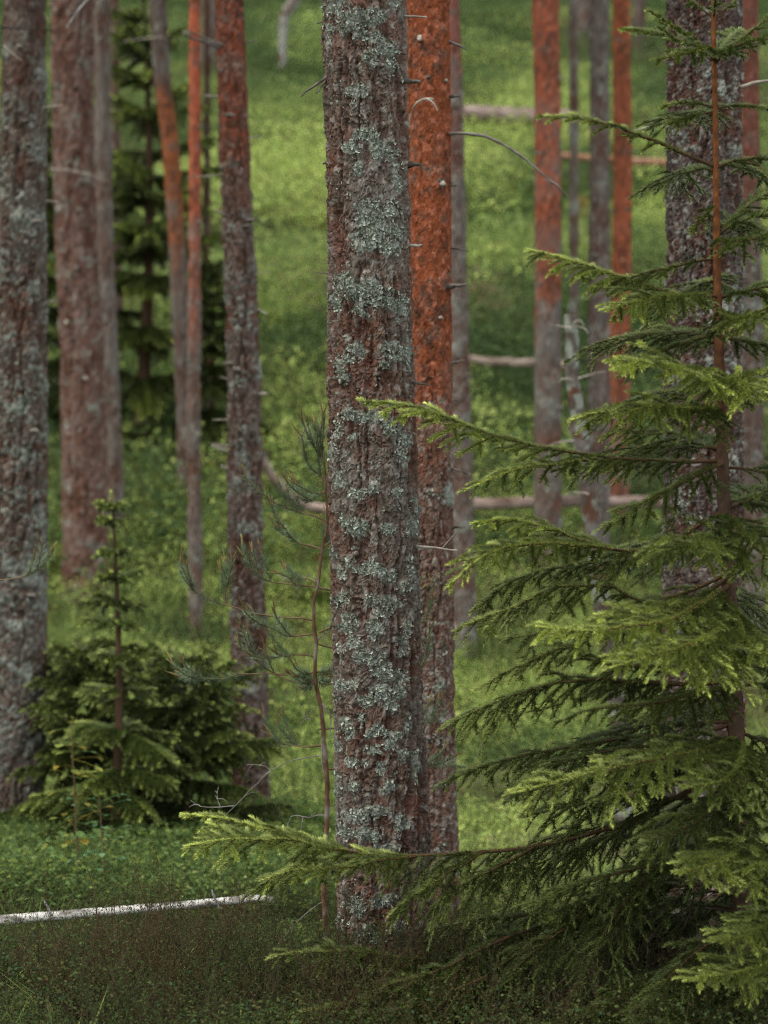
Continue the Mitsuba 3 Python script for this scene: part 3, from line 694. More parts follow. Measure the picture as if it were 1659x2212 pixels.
def spruce():
    k = 'spruce_tree'
    P = np.array([px(X, Y, SD) for X, Y, W in STEM])
    P = np.vstack([px(1539, -140, SD)[None], P])
    R = np.r_[.004, [W * SD / FOC / 2 for *_, W in STEM]]
    s = np.r_[0, np.cumsum(np.linalg.norm(np.diff(P, axis=0), axis=1))]
    Q = resample(P, .012)
    r = np.interp(np.linspace(0, s[-1], len(Q)), s, R)
    v, f = tube(Q, r, 20, .09, 2)
    c = wood_color(v, (.085, .036, .018), (.20, .076, .028), 45, 3)
    low = sstep(2.7, 1.7, v[:, 2])
    c = lerp(c, np.array([.07, .045, .032]) * (.6 + .8 * meshkit.fbm(v * 60, 2))[:, None], low)
    add(k + '__trunk', v, f, c)
    lab(k, 'green young spruce with drooping boughs filling the right side', 'spruce tree')
    m = needles([(Q[2:14], MIDG, NEW, np.array([0.1, 1, 0]))] + [(Q[14:90], OLD, MIDG, np.array([0.1, 1, 0]))], np.random.default_rng(5), 380, .012, .0022)
    add(k + '__needles', *m, mat='needle_mat', smooth=False)

    def b(pts, **kw):
        b.n += 1
        spruce_branch(k, poly(pts, SD), b.n * 7, **kw)
    b.n = 0
    # top whorls
    b([(1541, 38), (1515, 20), (1480, -6)], L2=.05, new=.35, r0=.003); b([(1541, 38), (1570, 18), (1600, -8)], L2=.05, new=.35, r0=.003); b([(1541, 36, 0), (1545, 10, -.1), (1550, -30, -.16)], L2=.05, new=.3, r0=.003)
    b([(1545, 135), (1500, 105), (1440, 78), (1338, 63)], L2=.13, new=.45, r0=.005, bare=.2, droop=.1); b([(1545, 132), (1500, 90, -.1), (1460, 60, -.2), (1400, 25, -.3)], L2=.10, new=.4, r0=.004, bare=.3, droop=0)
    b([(1545, 135), (1580, 105), (1620, 70), (1690, 25)], L2=.13, new=.4, r0=.005, bare=.2); b([(1545, 130, 0), (1530, 105, -.2), (1480, 118, -.34), (1405, 130, -.4)], L2=.12, new=.4, r0=.004)
    b([(1545, 130, 0), (1570, 90, .2), (1600, 60, .4)], L2=.12, new=.2, r0=.004); b([(1545, 135), (1600, 95, -.1), (1680, 80, -.2)], L2=.14, new=.3)
    b([(1546, 233), (1500, 222), (1425, 232)], L2=.08, new=.4, r0=.004); b([(1546, 240), (1510, 248), (1446, 268, -.1)], L2=.07, new=.4, r0=.003); b([(1546, 235), (1600, 228), (1690, 245)], L2=.08, new=.3, r0=.004)
    # the long pointed bough, then the ones below it
    b([(1546, 361), (1485, 335), (1400, 300), (1310, 268), (1240, 256), (1160, 252)], L2=.14, new=.75, r0=.007, bare=.25, droop=.45)
    b([(1546, 363), (1600, 345), (1690, 340)], L2=.12, new=.25, r0=.006); b([(1546, 360), (1620, 360, .2), (1680, 440, .3)], L2=.16, new=.15, r0=.006, droop=.6)
    b([(1546, 440, 0), (1520, 470, -.1), (1490, 505, -.16)], L2=.06, new=.35, r0=.003, droop=.7); b([(1547, 512), (1590, 480), (1690, 460)], L2=.16, new=.25, r0=.006, droop=.7); b([(1547, 515), (1600, 520, -.2), (1690, 500, -.3)], L2=.16, new=.3, r0=.006, droop=.7)
    b([(1547, 512), (1620, 440, .1), (1700, 400, .2)], L2=.14, new=.2, r0=.005)
    b([(1547, 560), (1500, 565), (1440, 580), (1340, 605), (1270, 627, -.05)], L2=.16, new=.5, r0=.005, droop=.6, hang=.2)
    b([(1550, 645), (1480, 642), (1400, 618), (1330, 595), (1220, 558), (1140, 538)], L2=.22, new=.85, r0=.008, bare=.15, droop=.75, hang=.15)
    b([(1550, 645), (1600, 630), (1700, 612)], L2=.2, new=.3, r0=.007, droop=.6); b([(1550, 650), (1600, 690, -.3), (1700, 640, -.5)], L2=.2, new=.5, r0=.006, droop=.6)
    b([(1550, 640, 0), (1480, 640, -.2), (1390, 650, -.4), (1310, 672, -.5)], L2=.2, new=.6, r0=.006, droop=.6)
    b([(1551, 720), (1480, 740), (1400, 765), (1310, 782)], L2=.18, new=.35, r0=.006, droop=.7, hang=.2)
    b([(1552, 740), (1500, 735, .2), (1430, 705, .4), (1370, 720, .5)], L2=.2, new=.2, r0=.006, droop=.6)
    b([(1552, 800), (1620, 830, -.1), (1700, 800, -.2)], L2=.22, new=.3, r0=.006, droop=.7); b([(1552, 730), (1620, 740), (1700, 770)], L2=.2, new=.2, r0=.006, droop=.6)
    # bright bough in front of the stem
    b([(1558, 850), (1540, 820, -.35), (1470, 795, -.6), (1390, 785, -.75), (1335, 800, -.85)], L2=.26, new=.95, r0=.008, droop=.5); b([(1558, 850), (1570, 820, -.4), (1600, 825, -.6), (1620, 860, -.75)], L2=.2, new=.85, r0=.007, droop=.6)
    b([(1558, 880), (1500, 885, -.3), (1420, 880, -.5), (1330, 900, -.65)], L2=.22, new=.6, r0=.006, droop=.6)
    b([(1558, 870), (1470, 880), (1380, 885), (1300, 890), (1236, 907)], L2=.2, new=.6, r0=.007, droop=.6, hang=.2)
    # the long bough that reaches in front of the middle pines
    b([(1560, 995), (1480, 996), (1400, 994), (1290, 993)], L2=.22, new=.3, r0=.0085, bare=.3, droop=.8, hang=.4)
    b([(1400, 994, -.02), (1290, 985), (1210, 972), (1150, 962), (1050, 934), (970, 903), (900, 880), (840, 872), (775, 868)], L2=.22, new=.95, r0=.006, bare=.12, droop=.5, hang=.25)
    b([(1290, 990), (1230, 1000, -.1), (1140, 1010, -.15), (1060, 1035, -.2), (1005, 1060, -.22)], L2=.14, new=.6, r0=.004, droop=.7)
    b([(1560, 985), (1500, 950, .2), (1400, 930, .4), (1290, 945, .5)], L2=.22, new=.3, r0=.006, droop=.7); b([(1562, 1010), (1620, 1015), (1700, 1030)], L2=.18, new=.2, r0=.006, droop=.6, bare=.4)
    b([(1565, 1000, 0), (1480, 1040, -.2), (1390, 1090, -.3), (1310, 1140, -.35)], L2=.18, new=.25, r0=.006, droop=.8, hang=.2)
    # middle tiers at left
    b([(1572, 1100), (1510, 1135), (1437, 1180), (1350, 1190), (1290, 1178), (1180, 1140), (1100, 1122), (1035, 1135, -.1)], L2=.24, new=.8, r0=.009, bare=.2, droop=.7, hang=.1)
    b([(1350, 1190), (1250, 1180, -.15), (1150, 1175, -.3), (1060, 1195, -.4), (970, 1266, -.45)], L2=.18, new=.7, r0=.005, droop=.6, bare=.1)
    b([(1437, 1182), (1330, 1215, .1), (1230, 1220, .2), (1120, 1250, .25), (1015, 1325, .25)], L2=.2, new=.25, r0=.006, droop=.8, hang=.2)
    b([(1572, 1100), (1620, 1080), (1700, 1060)], L2=.22, new=.25, r0=.007, droop=.7); b([(1572, 1110), (1600, 1150, -.3), (1640, 1190, -.5), (1700, 1260, -.6)], L2=.24, new=.35, r0=.007, droop=.6)
    b([(1574, 1150), (1560, 1170, -.35), (1480, 1180, -.6), (1400, 1215, -.75)], L2=.24, new=.5, r0=.007, droop=.6)
    b([(1577, 1235), (1480, 1280), (1400, 1300), (1300, 1265), (1220, 1265), (1100, 1315), (978, 1362)], L2=.22, new=.45, r0=.008, bare=.15, droop=.8, hang=.3)
    b([(1577, 1240), (1500, 1290, -.1), (1380, 1310, -.2), (1260, 1360, -.25), (1150, 1370, -.25), (1085, 1385, -.25)], L2=.2, new=.15, r0=.007, droop=.8, hang=.3)
    # bright bough in front
    b([(1577, 1262), (1520, 1300, -.3), (1455, 1336, -.5), (1382, 1352, -.65), (1273, 1362, -.75), (1160, 1350, -.8)], L2=.28, new=1.0, r0=.009, bare=.2, droop=.55)
    b([(1577, 1290), (1560, 1350, -.4), (1500, 1390, -.7), (1400, 1420, -.85), (1300, 1450, -.9)], L2=.26, new=.9, r0=.008, droop=.5); b([(1580, 1300), (1600, 1360, -.4), (1620, 1400, -.6), (1690, 1420, -.75)], L2=.24, new=.6, r0=.007, droop=.6)
    b([(1580, 1300), (1560, 1380, -.4), (1530, 1430, -.7), (1480, 1470, -.85)], L2=.26, new=.8, r0=.008, droop=.5)
    b([(1580, 1330), (1480, 1370, .2), (1380, 1390, .4), (1280, 1430, .5)], L2=.24, new=.2, r0=.007, droop=.8, hang=.2); b([(1583, 1380), (1640, 1400), (1710, 1440)], L2=.22, new=.2, r0=.007, droop=.6, bare=.3)
    b([(1583, 1400), (1500, 1440), (1350, 1440), (1230, 1400), (1120, 1440), (1035, 1490)], L2=.16, new=.5, r0=.007, droop=.8, hang=.3)
    # dark tier
    b([(1588, 1470), (1480, 1478), (1380, 1472), (1270, 1468), (1150, 1490), (1040, 1530), (955, 1576)], L2=.26, new=.25, r0=.009, bare=.12, droop=.8, hang=.35)
    b([(1588, 1480), (1500, 1500, -.3), (1400, 1520, -.45), (1300, 1530, -.5), (1200, 1560, -.5)], L2=.22, new=.3, r0=.007, droop=.8, hang=.3); b([(1588, 1480), (1640, 1480), (1720, 1500)], L2=.24, new=.15, r0=.007, droop=.7)
    b([(1590, 1560), (1500, 1585), (1400, 1590), (1310, 1600), (1200, 1620), (1080, 1645), (955, 1692)], L2=.22, new=.2, r0=.008, bare=.12, droop=.8, hang=.3)
    b([(1592, 1590), (1520, 1620, -.4), (1420, 1640, -.6), (1300, 1665, -.7), (1200, 1690, -.75), (1105, 1715, -.78)], L2=.26, new=.75, r0=.008, droop=.55); b([(1592, 1600), (1600, 1640, -.4), (1560, 1690, -.6), (1480, 1700, -.7)], L2=.26, new=.5, r0=.007, droop=.6)
    b([(1592, 1580), (1640, 1600), (1720, 1640)], L2=.24, new=.15, r0=.007, droop=.7); b([(1594, 1640), (1640, 1700, -.3), (1710, 1760, -.5)], L2=.26, new=.3, r0=.007, droop=.7)
    # the long low bough to the left
    lb = [(1597, 1640), (1555, 1669), (1430, 1739), (1360, 1774), (1280, 1799), (1160, 1827), (1055, 1838), (960, 1845), (855, 1849), (780, 1844), (700, 1826), (640, 1812), (590, 1794), (490, 1770), (393, 1757)]
    b(lb, L2=.20, new=.95, r0=.0105, bare=.60, droop=.35, hang=.15, step=.038)
    b([(1280, 1800), (1180, 1826), (1080, 1838), (980, 1846), (880, 1852), (800, 1850)], L2=.24, new=.25, r0=.004, bare=.05, droop=1.2, hang=1.1)
    b([(780, 1842), (700, 1832, -.05), (600, 1812, -.1), (500, 1815, -.14), (398, 1828, -.16)], L2=.20, new=1.0, r0=.004, bare=.05, droop=.4, step=.04)
    b([(900, 1850), (820, 1860, -.1), (740, 1875, -.15), (640, 1880, -.2), (560, 1905, -.2)], L2=.18, new=.7, r0=.004, bare=.05, droop=.5, hang=.2)
    b([(855, 1849), (760, 1850, .1), (680, 1860, .2), (600, 1890, .25), (540, 1930, .25)], L2=.18, new=.2, r0=.004, bare=.05, droop=.6, hang=.3)
    b([(1430, 1739), (1350, 1790, .05), (1250, 1830, .1), (1150, 1870, .12), (1040, 1900, .12)], L2=.26, new=.2, r0=.005, bare=.05, droop=1.0, hang=.8)
    b([(1050, 1838), (980, 1880, -.1), (900, 1930, -.15), (840, 1980, -.16)], L2=.18, new=.3, r0=.004, bare=.1, droop=.8, hang=.4)
    # bottom tiers
    b([(1600, 1790), (1500, 1850), (1404, 1893), (1320, 1930), (1240, 1968), (1100, 2023), (950, 2078), (850, 2112), (740, 2130), (630, 2100)], L2=.26, new=.2, r0=.011, bare=.15, droop=.8, hang=.5)
    b([(950, 2078), (880, 2070, -.1), (800, 2060, -.15), (700, 2055, -.2), (590, 2068, -.2)], L2=.18, new=.35, r0=.004, droop=.6, hang=.2)
    b([(1240, 1968), (1150, 2040, .1), (1050, 2110, .15), (950, 2170, .15)], L2=.24, new=.15, r0=.005, droop=.9, hang=.6); b([(950, 2078), (880, 2120, -.2), (800, 2165, -.3), (690, 2180, -.35), (630, 2190, -.35)], L2=.2, new=.6, r0=.005, droop=.5, hang=.2)
    b([(1100, 2023), (1000, 2100, -.2), (900, 2170, -.3), (800, 2220, -.3)], L2=.22, new=.35, r0=.005, droop=.7, hang=.3)
    b([(1602, 1800), (1600, 1830, -.4), (1560, 1860, -.7), (1500, 1880, -.85), (1470, 1890, -.9)], L2=.26, new=.6, r0=.008, droop=.5); b([(1602, 1790), (1640, 1840, -.4), (1660, 1880, -.7), (1720, 1930, -.85)], L2=.28, new=.5, r0=.008, droop=.5)
    b([(1602, 1700), (1560, 1740, -.3), (1480, 1790, -.5), (1380, 1830, -.6)], L2=.26, new=.3, r0=.008, droop=.7, hang=.3); b([(1602, 1740), (1550, 1800, .3), (1450, 1830, .5), (1350, 1850, .6)], L2=.28, new=.1, r0=.008, droop=.8, hang=.4)
    b([(1604, 1900), (1700, 1960, -.3), (1640, 2010, -.7), (1560, 2040, -.9)], L2=.24, new=.7, r0=.007, droop=.4); b([(1604, 1950), (1690, 2060, -.3), (1600, 2100, -.7), (1480, 2118, -.9)], L2=.24, new=.7, r0=.007, droop=.4)
    b([(1604, 1900), (1560, 1950, .2), (1450, 1990, .3), (1330, 2020, .4)], L2=.26, new=.1, r0=.008, droop=.8, hang=.3); b([(1604, 1990), (1520, 2040, .1), (1400, 2110, .2), (1280, 2180, .2)], L2=.24, new=.1, r0=.008, droop=.7, hang=.3)
    b([(1604, 2060), (1560, 2120, -.2), (1480, 2180, -.4), (1400, 2240, -.5)], L2=.24, new=.2, r0=.008, droop=.6); b([(1606, 1950), (1650, 1960), (1720, 2000)], L2=.26, new=.1, r0=.008, droop=.7)
    b([(1606, 1860), (1650, 1870, .2), (1720, 1880, .4)], L2=.28, new=.1, r0=.008, droop=.7); b([(1606, 2080), (1650, 2120, -.1), (1720, 2180, -.2)], L2=.26, new=.15, r0=.008, droop=.7)
    # dark lowest boughs near the ground
    for j, pts in enumerate([[(1606, 2160), (1480, 2170), (1300, 2200), (1150, 2245), (1000, 2290)], [(1606, 2190, -.2), (1500, 2210, -.5), (1350, 2230, -.7), (1200, 2260, -.8)], [(1606, 2120, .2), (1450, 2130, .4), (1250, 2160, .5), (1050, 2200, .55)], [(1604, 2080), (1450, 2100), (1250, 2130), (1050, 2180), (830, 2235)], [(1604, 2120, -.1), (1480, 2160, -.3), (1300, 2190, -.4), (1120, 2225, -.45)], [(1604, 2040, .2), (1450, 2050, .3), (1280, 2080, .4), (1080, 2120, .4)],
                             [(1100, 2023, -.1), (1020, 2060, -.15), (940, 2100, -.2), (840, 2130, -.25), (760, 2175, -.25)], [(1320, 1930), (1240, 1990, -.1), (1150, 2060, -.2), (1060, 2150, -.25)], [(1240, 1968), (1120, 1980, .1), (1020, 1990, .15), (930, 2010, .15)],
                             [(1160, 1827), (1080, 1870, -.1), (1000, 1910, -.15), (930, 1960, -.15)], [(1404, 1893, -.1), (1340, 1960, -.2), (1280, 2060, -.3), (1240, 2160, -.3)], [(1604, 2150, -.2), (1560, 2190, -.4), (1500, 2230, -.6)], [(1604, 2000, -.2), (1500, 2060, -.4), (1420, 2140, -.5), (1360, 2220, -.55)],
                             [(800, 2060, -.05), (740, 2090, -.1), (680, 2130, -.15), (640, 2190, -.15)], [(1050, 2110, -.2), (950, 2150, -.3), (860, 2180, -.35), (740, 2215, -.4)]]):
        b(pts, L2=.25, new=(0, .1, .05, 0, .1, 0, .2, .1, .15, .25, .05, .2, .1, .3, .25)[j], r0=.006, bare=.05, droop=.8, hang=.35, dens=1150)
    # boughs that point away from the camera
    rs = np.random.default_rng(8)
    for z in np.linspace(250, 2050, 16):
        i = np.interp(z, [p[1] for p in STEM], [p[0] for p in STEM])
        L = np.interp(z, [250, 900, 2100], [.35, .75, 1.1]); a = rs.uniform(-.9, .9)
        o = px(i, z, SD)
        e = o + np.array([math.sin(a) * L, math.cos(a) * L, rs.uniform(-.12, .1) * L])
        b.n += 1
        spruce_branch(k, np.array([o, (o + e) / 2 + [0, 0, .06 * L], e]), b.n * 7, L2=.26, new=.15, droop=.7, dens=900, hang=.2)
    # older dark boughs to the left, in front of and behind the others
    for z in np.linspace(1560, 2140, 11):
        i = np.interp(z, [p[1] for p in STEM], [p[0] for p in STEM])
        L = np.interp(z, [700, 1100, 2100], [.45, .75, .95]) * rs.uniform(.7, 1.05); a = math.pi + rs.uniform(-.95, .95)
        o = px(i, z, SD)
        e = o + np.array([math.cos(a) * L, math.sin(a) * L, rs.uniform(-.20, -.02) * L])
        b.n += 1
        spruce_branch(k, np.array([o, o * .55 + e * .45 + [0, 0, .05 * L], e]), b.n * 7, L2=.25, new=rs.uniform(0, .2), droop=.7, hang=.25, dens=1200)
    # bare dead twigs low on the stem
    for q, pts in enumerate([[(1604, 1980), (1520, 1960), (1440, 1980), (1360, 1985)], [(1604, 2000), (1530, 2040), (1450, 2100), (1380, 2200)], [(1604, 1940), (1500, 1930, .2), (1400, 1990, .2), (1380, 2040, .2)], [(1440, 1980), (1400, 2040), (1390, 2060)],
                             [(1602, 1880), (1500, 1930), (1340, 2010), (1250, 2080)], [(1604, 2050), (1480, 2060, .1), (1380, 2080, .1), (1250, 2085, .1)], [(1340, 2010), (1320, 2060), (1300, 2140)], [(1450, 2100), (1360, 2130), (1270, 2140)], [(1592, 1340), (1597, 1500), (1598, 1700)], [(1583, 1410), (1640, 1430), (1700, 1470)],
                             [(1500, 1930), (1480, 2000), (1400, 2090)], [(1595, 1480, -.05), (1598, 1640, -.06), (1600, 1750, -.06)]]):
        dead_branch(k, pts, SD + .05, .005, .0018, 200 + q, (.045, .032, .024), (.11, .085, .065), twigs=6, name='dead_twig')


spruce()


# ------------------------------------------------------------------ background spruces
def back_spruce(key, X, Ytop, d, rad, seed, new, label, tone=1.0, nw=.026, nl=.05, dens=260, whorl=.16, pw=.75):
    rs = np.random.default_rng(seed)
    x = px(X, 0, d)[0]; zt = px(X, Ytop, d)[2]; zb = float(ground(x, d)) - .05
    H = zt - zb
    Q = resample(np.array([[x, d, zb], [x + .02 * H, d, zb + .5 * H], [x, d, zt]]), .05)
    v, f = tube(Q, np.linspace(.02 * H ** .8, .004, len(Q)), 8, .05, seed)
    add(part(key, 'trunk'), v, f, wood_color(v, (.05, .032, .022), (.09, .055, .034), 20, seed))
    wood, shoots = [], []
    up0 = np.array([0, 0, 1.0])
    zz = zt - .10
    while zz > zb + .06:
        q = (zt - zz) / H
        L = rad * (q ** pw) + .06
        nb = rs.integers(5, 8)
        a0 = rs.uniform(0, 6.28)
        for k in range(nb):
            a = a0 + k * 2 * np.pi / nb + rs.normal(0, .2)
            if rs.uniform() < .16:
                continue
            l = L * rs.uniform(.45, 1.3)
            dr_ = np.array([math.cos(a), math.sin(a), .45 - .75 * q + rs.normal(0, .14)])
            P = bez(np.array([np.interp(zz, Q[:, 2], Q[:, 0]), d, zz]), dr_ * 1.0, l, -.12 + .3 * q, 7)
            wood.append(tube(P, np.linspace(.008, .002, 7), 3))
            base_ = OLD + (MIDG - OLD) * rs.uniform(.1, .9)
            tip = base_ + (NEW - base_) * new * rs.uniform(.4, 1.2)
            shoots.append((P, base_ * tone, tip * tone, up0))
            m = max(2, int(l / .055))
            for j in range(m):
                t = (j + 1.2) / (m + 1)
                p = P[min(6, int(t * 6))] * (1 - (t * 6) % 1) + P[min(6, int(t * 6) + 1)] * ((t * 6) % 1)
                tg = norm(P[-1] - P[0])
                for sg in (-1, 1):
                    la = norm(np.cross(tg, up0))
                    d2 = norm(tg * .65 + la * sg * .75 + up0 * rs.normal(-.12, .15))
                    l2 = min(.24, l * .45) * (1.05 - .75 * t) * rs.uniform(.7, 1.2) + .03
                    tt = base_ + (NEW - base_) * new * rs.uniform(.2, 1.1) * t
                    shoots.append((bez(p, d2, l2, .35, 4), base_ * tone, tt * tone, up0))
        zz -= whorl * rs.uniform(.5, 1.2) * (.8 + .6 * q)
    shoots.append((Q[-5:], MIDG * tone, (MIDG + (NEW - MIDG) * new) * tone, np.array([.1, 1, 0])))
    v, f = join(wood)
    add(part(key, 'branches'), v, f, (.06, .04, .025))
    lab(key + '__branches', None, kind='stuff')
    m = needles(shoots, rs, dens, nl, nw)
    add(part(key, 'crown'), *m, mat='needle_mat', smooth=False)
    lab(key, label, 'spruce tree')


back_spruce('spruce_tree_001', 240, 1062, 13.5, .56, 3, .55, 'blurred light green spruce sapling with a thin whorled top before the pinkish trunk', nl=.032, nw=.015, dens=420, whorl=.17, pw=1.25, tone=1.3)
back_spruce('spruce_tree_002', 395, 1410, 14.0, .60, 4, .5, 'low bushy yellow green spruce against the red brown trunk with stubs', nl=.032, nw=.015, dens=420, whorl=.095, pw=.45, tone=1.0)
back_spruce('spruce_tree_003', 300, -160, 24.6, 1.1, 5, .6, 'tall dark green spruce between the slim greyish trunk and the slender red pine', tone=1.35, whorl=.36)
back_spruce('spruce_tree_004', 140, 200, 25, 1.1, 6, .3, 'dark spruce filling the gap beside the left edge trunk', tone=1.1, whorl=.22)
back_spruce('spruce_tree_005', 452, 560, 24.4, .75, 7, .2, 'dark spruce between the slender red pine and the red brown trunk with stubs', tone=.9, whorl=.2)
back_spruce('spruce_tree_006', 190, 1385, 14.4, .56, 9, .45, 'low dark domed spruce bush right beside the lichen blotched left edge trunk', nl=.032, nw=.015, dens=420, whorl=.095, pw=.45, tone=.95)


# ------------------------------------------------------------------ young pines
BLUE, CANDLE = np.array([.135, .185, .10]), np.array([.24, .20, .055])


def pine_branch(key, pts, d, seed, tuft=.45, r0=.004, nl=.038, dens=1250, subs=3, pix=True):
    rs = np.random.default_rng(seed + 400)
    Q = resample(poly(pts, d) if pix else pts, .02, .012, seed + 1)
    L = np.linalg.norm(Q[-1] - Q[0])
    wood = [tube(Q, np.linspace(r0, .0016, len(Q)), 5, .08, seed)]
    shoots = []
    k = max(1, int(len(Q) * (1 - tuft)))
    e = norm(Q[-1] - Q[-3])
    up0 = np.array([0, 0, 1.0])
    shoots.append((Q[k:] if len(Q[k:]) > 2 else Q[-3:], BLUE, BLUE * 1.25, up0))
    cand = [(Q[-1], norm(e + [0, 0, .8]))]
    for j in range(subs):
        i = rs.integers(max(1, k - 2), len(Q) - 1)
        la = norm(np.cross(e, up0)) * rs.choice([-1, 1])
        d2 = norm(e * .7 + la * rs.uniform(.3, .8) + up0 * rs.uniform(-.1, .7))
        B = bez(Q[i], d2, rs.uniform(.05, .11), -.3, 5)
        wood.append(tube(B, [.0022, .002, .0018, .0016, .0014], 4))
        shoots.append((B, BLUE, BLUE * 1.25, up0))
        cand.append((B[-1], norm(d2 + [0, 0, .9])))
    for p, dr_ in cand:
        for q in range(2):
            dd = norm(dr_ + rs.normal(0, .25, 3))
            B = bez(p, dd, rs.uniform(.03, .07), 0, 4)
            wood.append(tube(B, [.0026, .0028, .0024, .0012], 4))
            shoots.append((B, CANDLE, CANDLE * 1.3, up0))
    v, f = join(wood)
    bk = part(key, 'branch')
    add(bk, v, f, wood_color(v, (.13, .085, .05), (.24, .17, .11), 60, seed))
    long_ = needles([s for s in shoots if s[1][0] < .2], rs, dens, nl, .0025, 0, 66)
    short = needles([s for s in shoots if s[1][0] >= .2], rs, dens, .014, .0026, 0, 25)
    m = join([x for x in (long_, short) if x is not None])
    add(bk + '__needles', *m, mat='needle_mat', smooth=False)


def young_pine():
    k, d = 'young_pine', 9.35
    pts = [(699, 965), (703, 1050), (708, 1125), (696, 1185), (686, 1267), (678, 1302), (678, 1341), (683, 1387), (679, 1442), (686, 1494), (697, 1554), (700, 1594), (707, 1729), (705, 1804), (700, 1944), (705, 2019), (706, 2130)]
    Q = resample(poly(pts, d), .015, .006, 3)
    Q[-1, 2] = min(Q[-1, 2], float(ground(Q[-1, 0], d)) - .03)
    v, f = tube(Q, np.linspace(.004, .0125, len(Q)), 10, .07, 5)
    c = wood_color(v, (.085, .045, .03), (.17, .10, .065), 40, 2)
    c = lerp(c, PALE, sstep(.55, .65, meshkit.fbm(v * 18, 3, 9)) * .6)
    add(k + '__trunk', v, f, c)
    lab(k, 'scraggly young pine with blue green needle tufts just left of the thick middle trunk', 'pine sapling')
    B = [([(700, 985), (695, 965), (690, 935)], .9), ([(701, 1000), (685, 975), (665, 948)], .8), ([(702, 1040), (690, 1025), (672, 1010), (660, 985)], .8), ([(703, 1060), (690, 1070), (668, 1085), (655, 1080)], .7), ([(702, 1040), (715, 1020), (735, 1000)], .8),
         ([(706, 1128), (680, 1115), (640, 1103), (599, 1089), (565, 1066), (530, 1030)], .72), ([(695, 1187), (672, 1180), (645, 1173), (615, 1155), (595, 1142)], .6), ([(695, 1187), (710, 1175), (740, 1165, .1)], .5),
         ([(686, 1268), (650, 1265), (600, 1260), (560, 1245), (530, 1205)], .45), ([(686, 1266), (660, 1250), (640, 1262)], .5), ([(678, 1341), (640, 1334), (607, 1333), (544, 1324), (489, 1305), (440, 1289), (412, 1268), (392, 1240)], .35), ([(489, 1305), (485, 1280), (492, 1258), (495, 1243)], .6),
         ([(684, 1368), (650, 1373), (626, 1376), (590, 1355), (555, 1345)], .6), ([(690, 1366), (720, 1352), (750, 1345)], .4), ([(676, 1418), (645, 1414), (618, 1415), (590, 1422)], .6),
         ([(682, 1475), (648, 1476), (626, 1469), (590, 1452), (571, 1440), (540, 1415), (515, 1390)], .5), ([(682, 1475), (640, 1462), (590, 1455), (540, 1456), (517, 1456), (476, 1467), (420, 1467), (394, 1465)], .45),
         ([(681, 1464), (676, 1475), (668, 1485)], .9), ([(680, 1460), (688, 1470), (700, 1480)], .9), ([(679, 1450), (670, 1455), (660, 1462)], .9), ([(680, 1455), (690, 1452), (702, 1462)], .9),
         ([(699, 1610), (660, 1612), (620, 1610), (590, 1595)], .4), ([(688, 1270, .05), (760, 1290, .2), (850, 1330, .3), (910, 1345, .3), (930, 1300, .3)], .3), ([(682, 1390, .05), (760, 1410, .2), (850, 1430, .3), (905, 1440, .3), (925, 1400, .3)], .3),
         ([(698, 1660, .05), (800, 1660, .3), (920, 1650, .4), (1010, 1660, .4)], .35), ([(690, 1575, .05), (800, 1570, .3), (930, 1560, .4), (960, 1540, .4)], .3)]
    for i, (p, t) in enumerate(B):
        pine_branch(k, p, d, i * 3, t)
    G = ((.15, .135, .12), (.28, .26, .24))
    for i, (p, r) in enumerate([([(694, 1521), (706, 1535), (713, 1554), (716, 1595)], .0055), ([(681, 1529), (665, 1545), (648, 1565)], .003), ([(692, 1632), (640, 1640), (600, 1654), (550, 1699), (485, 1764)], .0024), ([(505, 1741), (460, 1743), (425, 1740), (410, 1730)], .0025),
                                ([(585, 1665), (575, 1655), (530, 1652)], .002), ([(475, 1741), (468, 1725), (470, 1700)], .002), ([(702, 1761), (665, 1762), (630, 1764), (620, 1799)], .003), ([(695, 1949), (645, 1989), (610, 2030), (575, 2069)], .0028),
                                ([(683, 1387), (700, 1370), (716, 1362)], .005), ([(697, 1600), (696, 1650), (700, 1680)], .005), ([(686, 1268), (676, 1245), (665, 1240), (650, 1262)], .002)]):
        dead_branch(k, p, d, r, .0011, 300 + i, *G, twigs=3, name='dead_twig', wig=.02)
    k, d = 'young_pine_001', 9.3
    x = px(-75, 0, d)[0]
    g = float(ground(x, d))
    Q = resample(np.array([[x, d, g - .05], [x - .02, d, 1.2], [x + .01, d, 2.1]]), .03, .01, 4)
    v, f = tube(Q, np.linspace(.014, .004, len(Q)), 8, .06, 8)
    add(k + '__trunk', v, f, wood_color(v, (.13, .065, .04), (.26, .15, .09), 40, 2))
    pine_branch(k, [(-75, 1275), (-30, 1258), (0, 1253), (30, 1250), (55, 1244), (85, 1228), (112, 1195)], d, 77, .4)
    for i, (a, b_) in enumerate([(-150, 1050), (-40, 900), (-160, 1300), (-110, 800)]):
        pine_branch(k, [(-75, b_ + 60), ((a - 75) / 2, b_ + 40), (a, b_)], d, 80 + i, .5)
    lab(k, 'pine twig with dark needles reaching in over the left edge trunk', 'pine sapling')


young_pine()


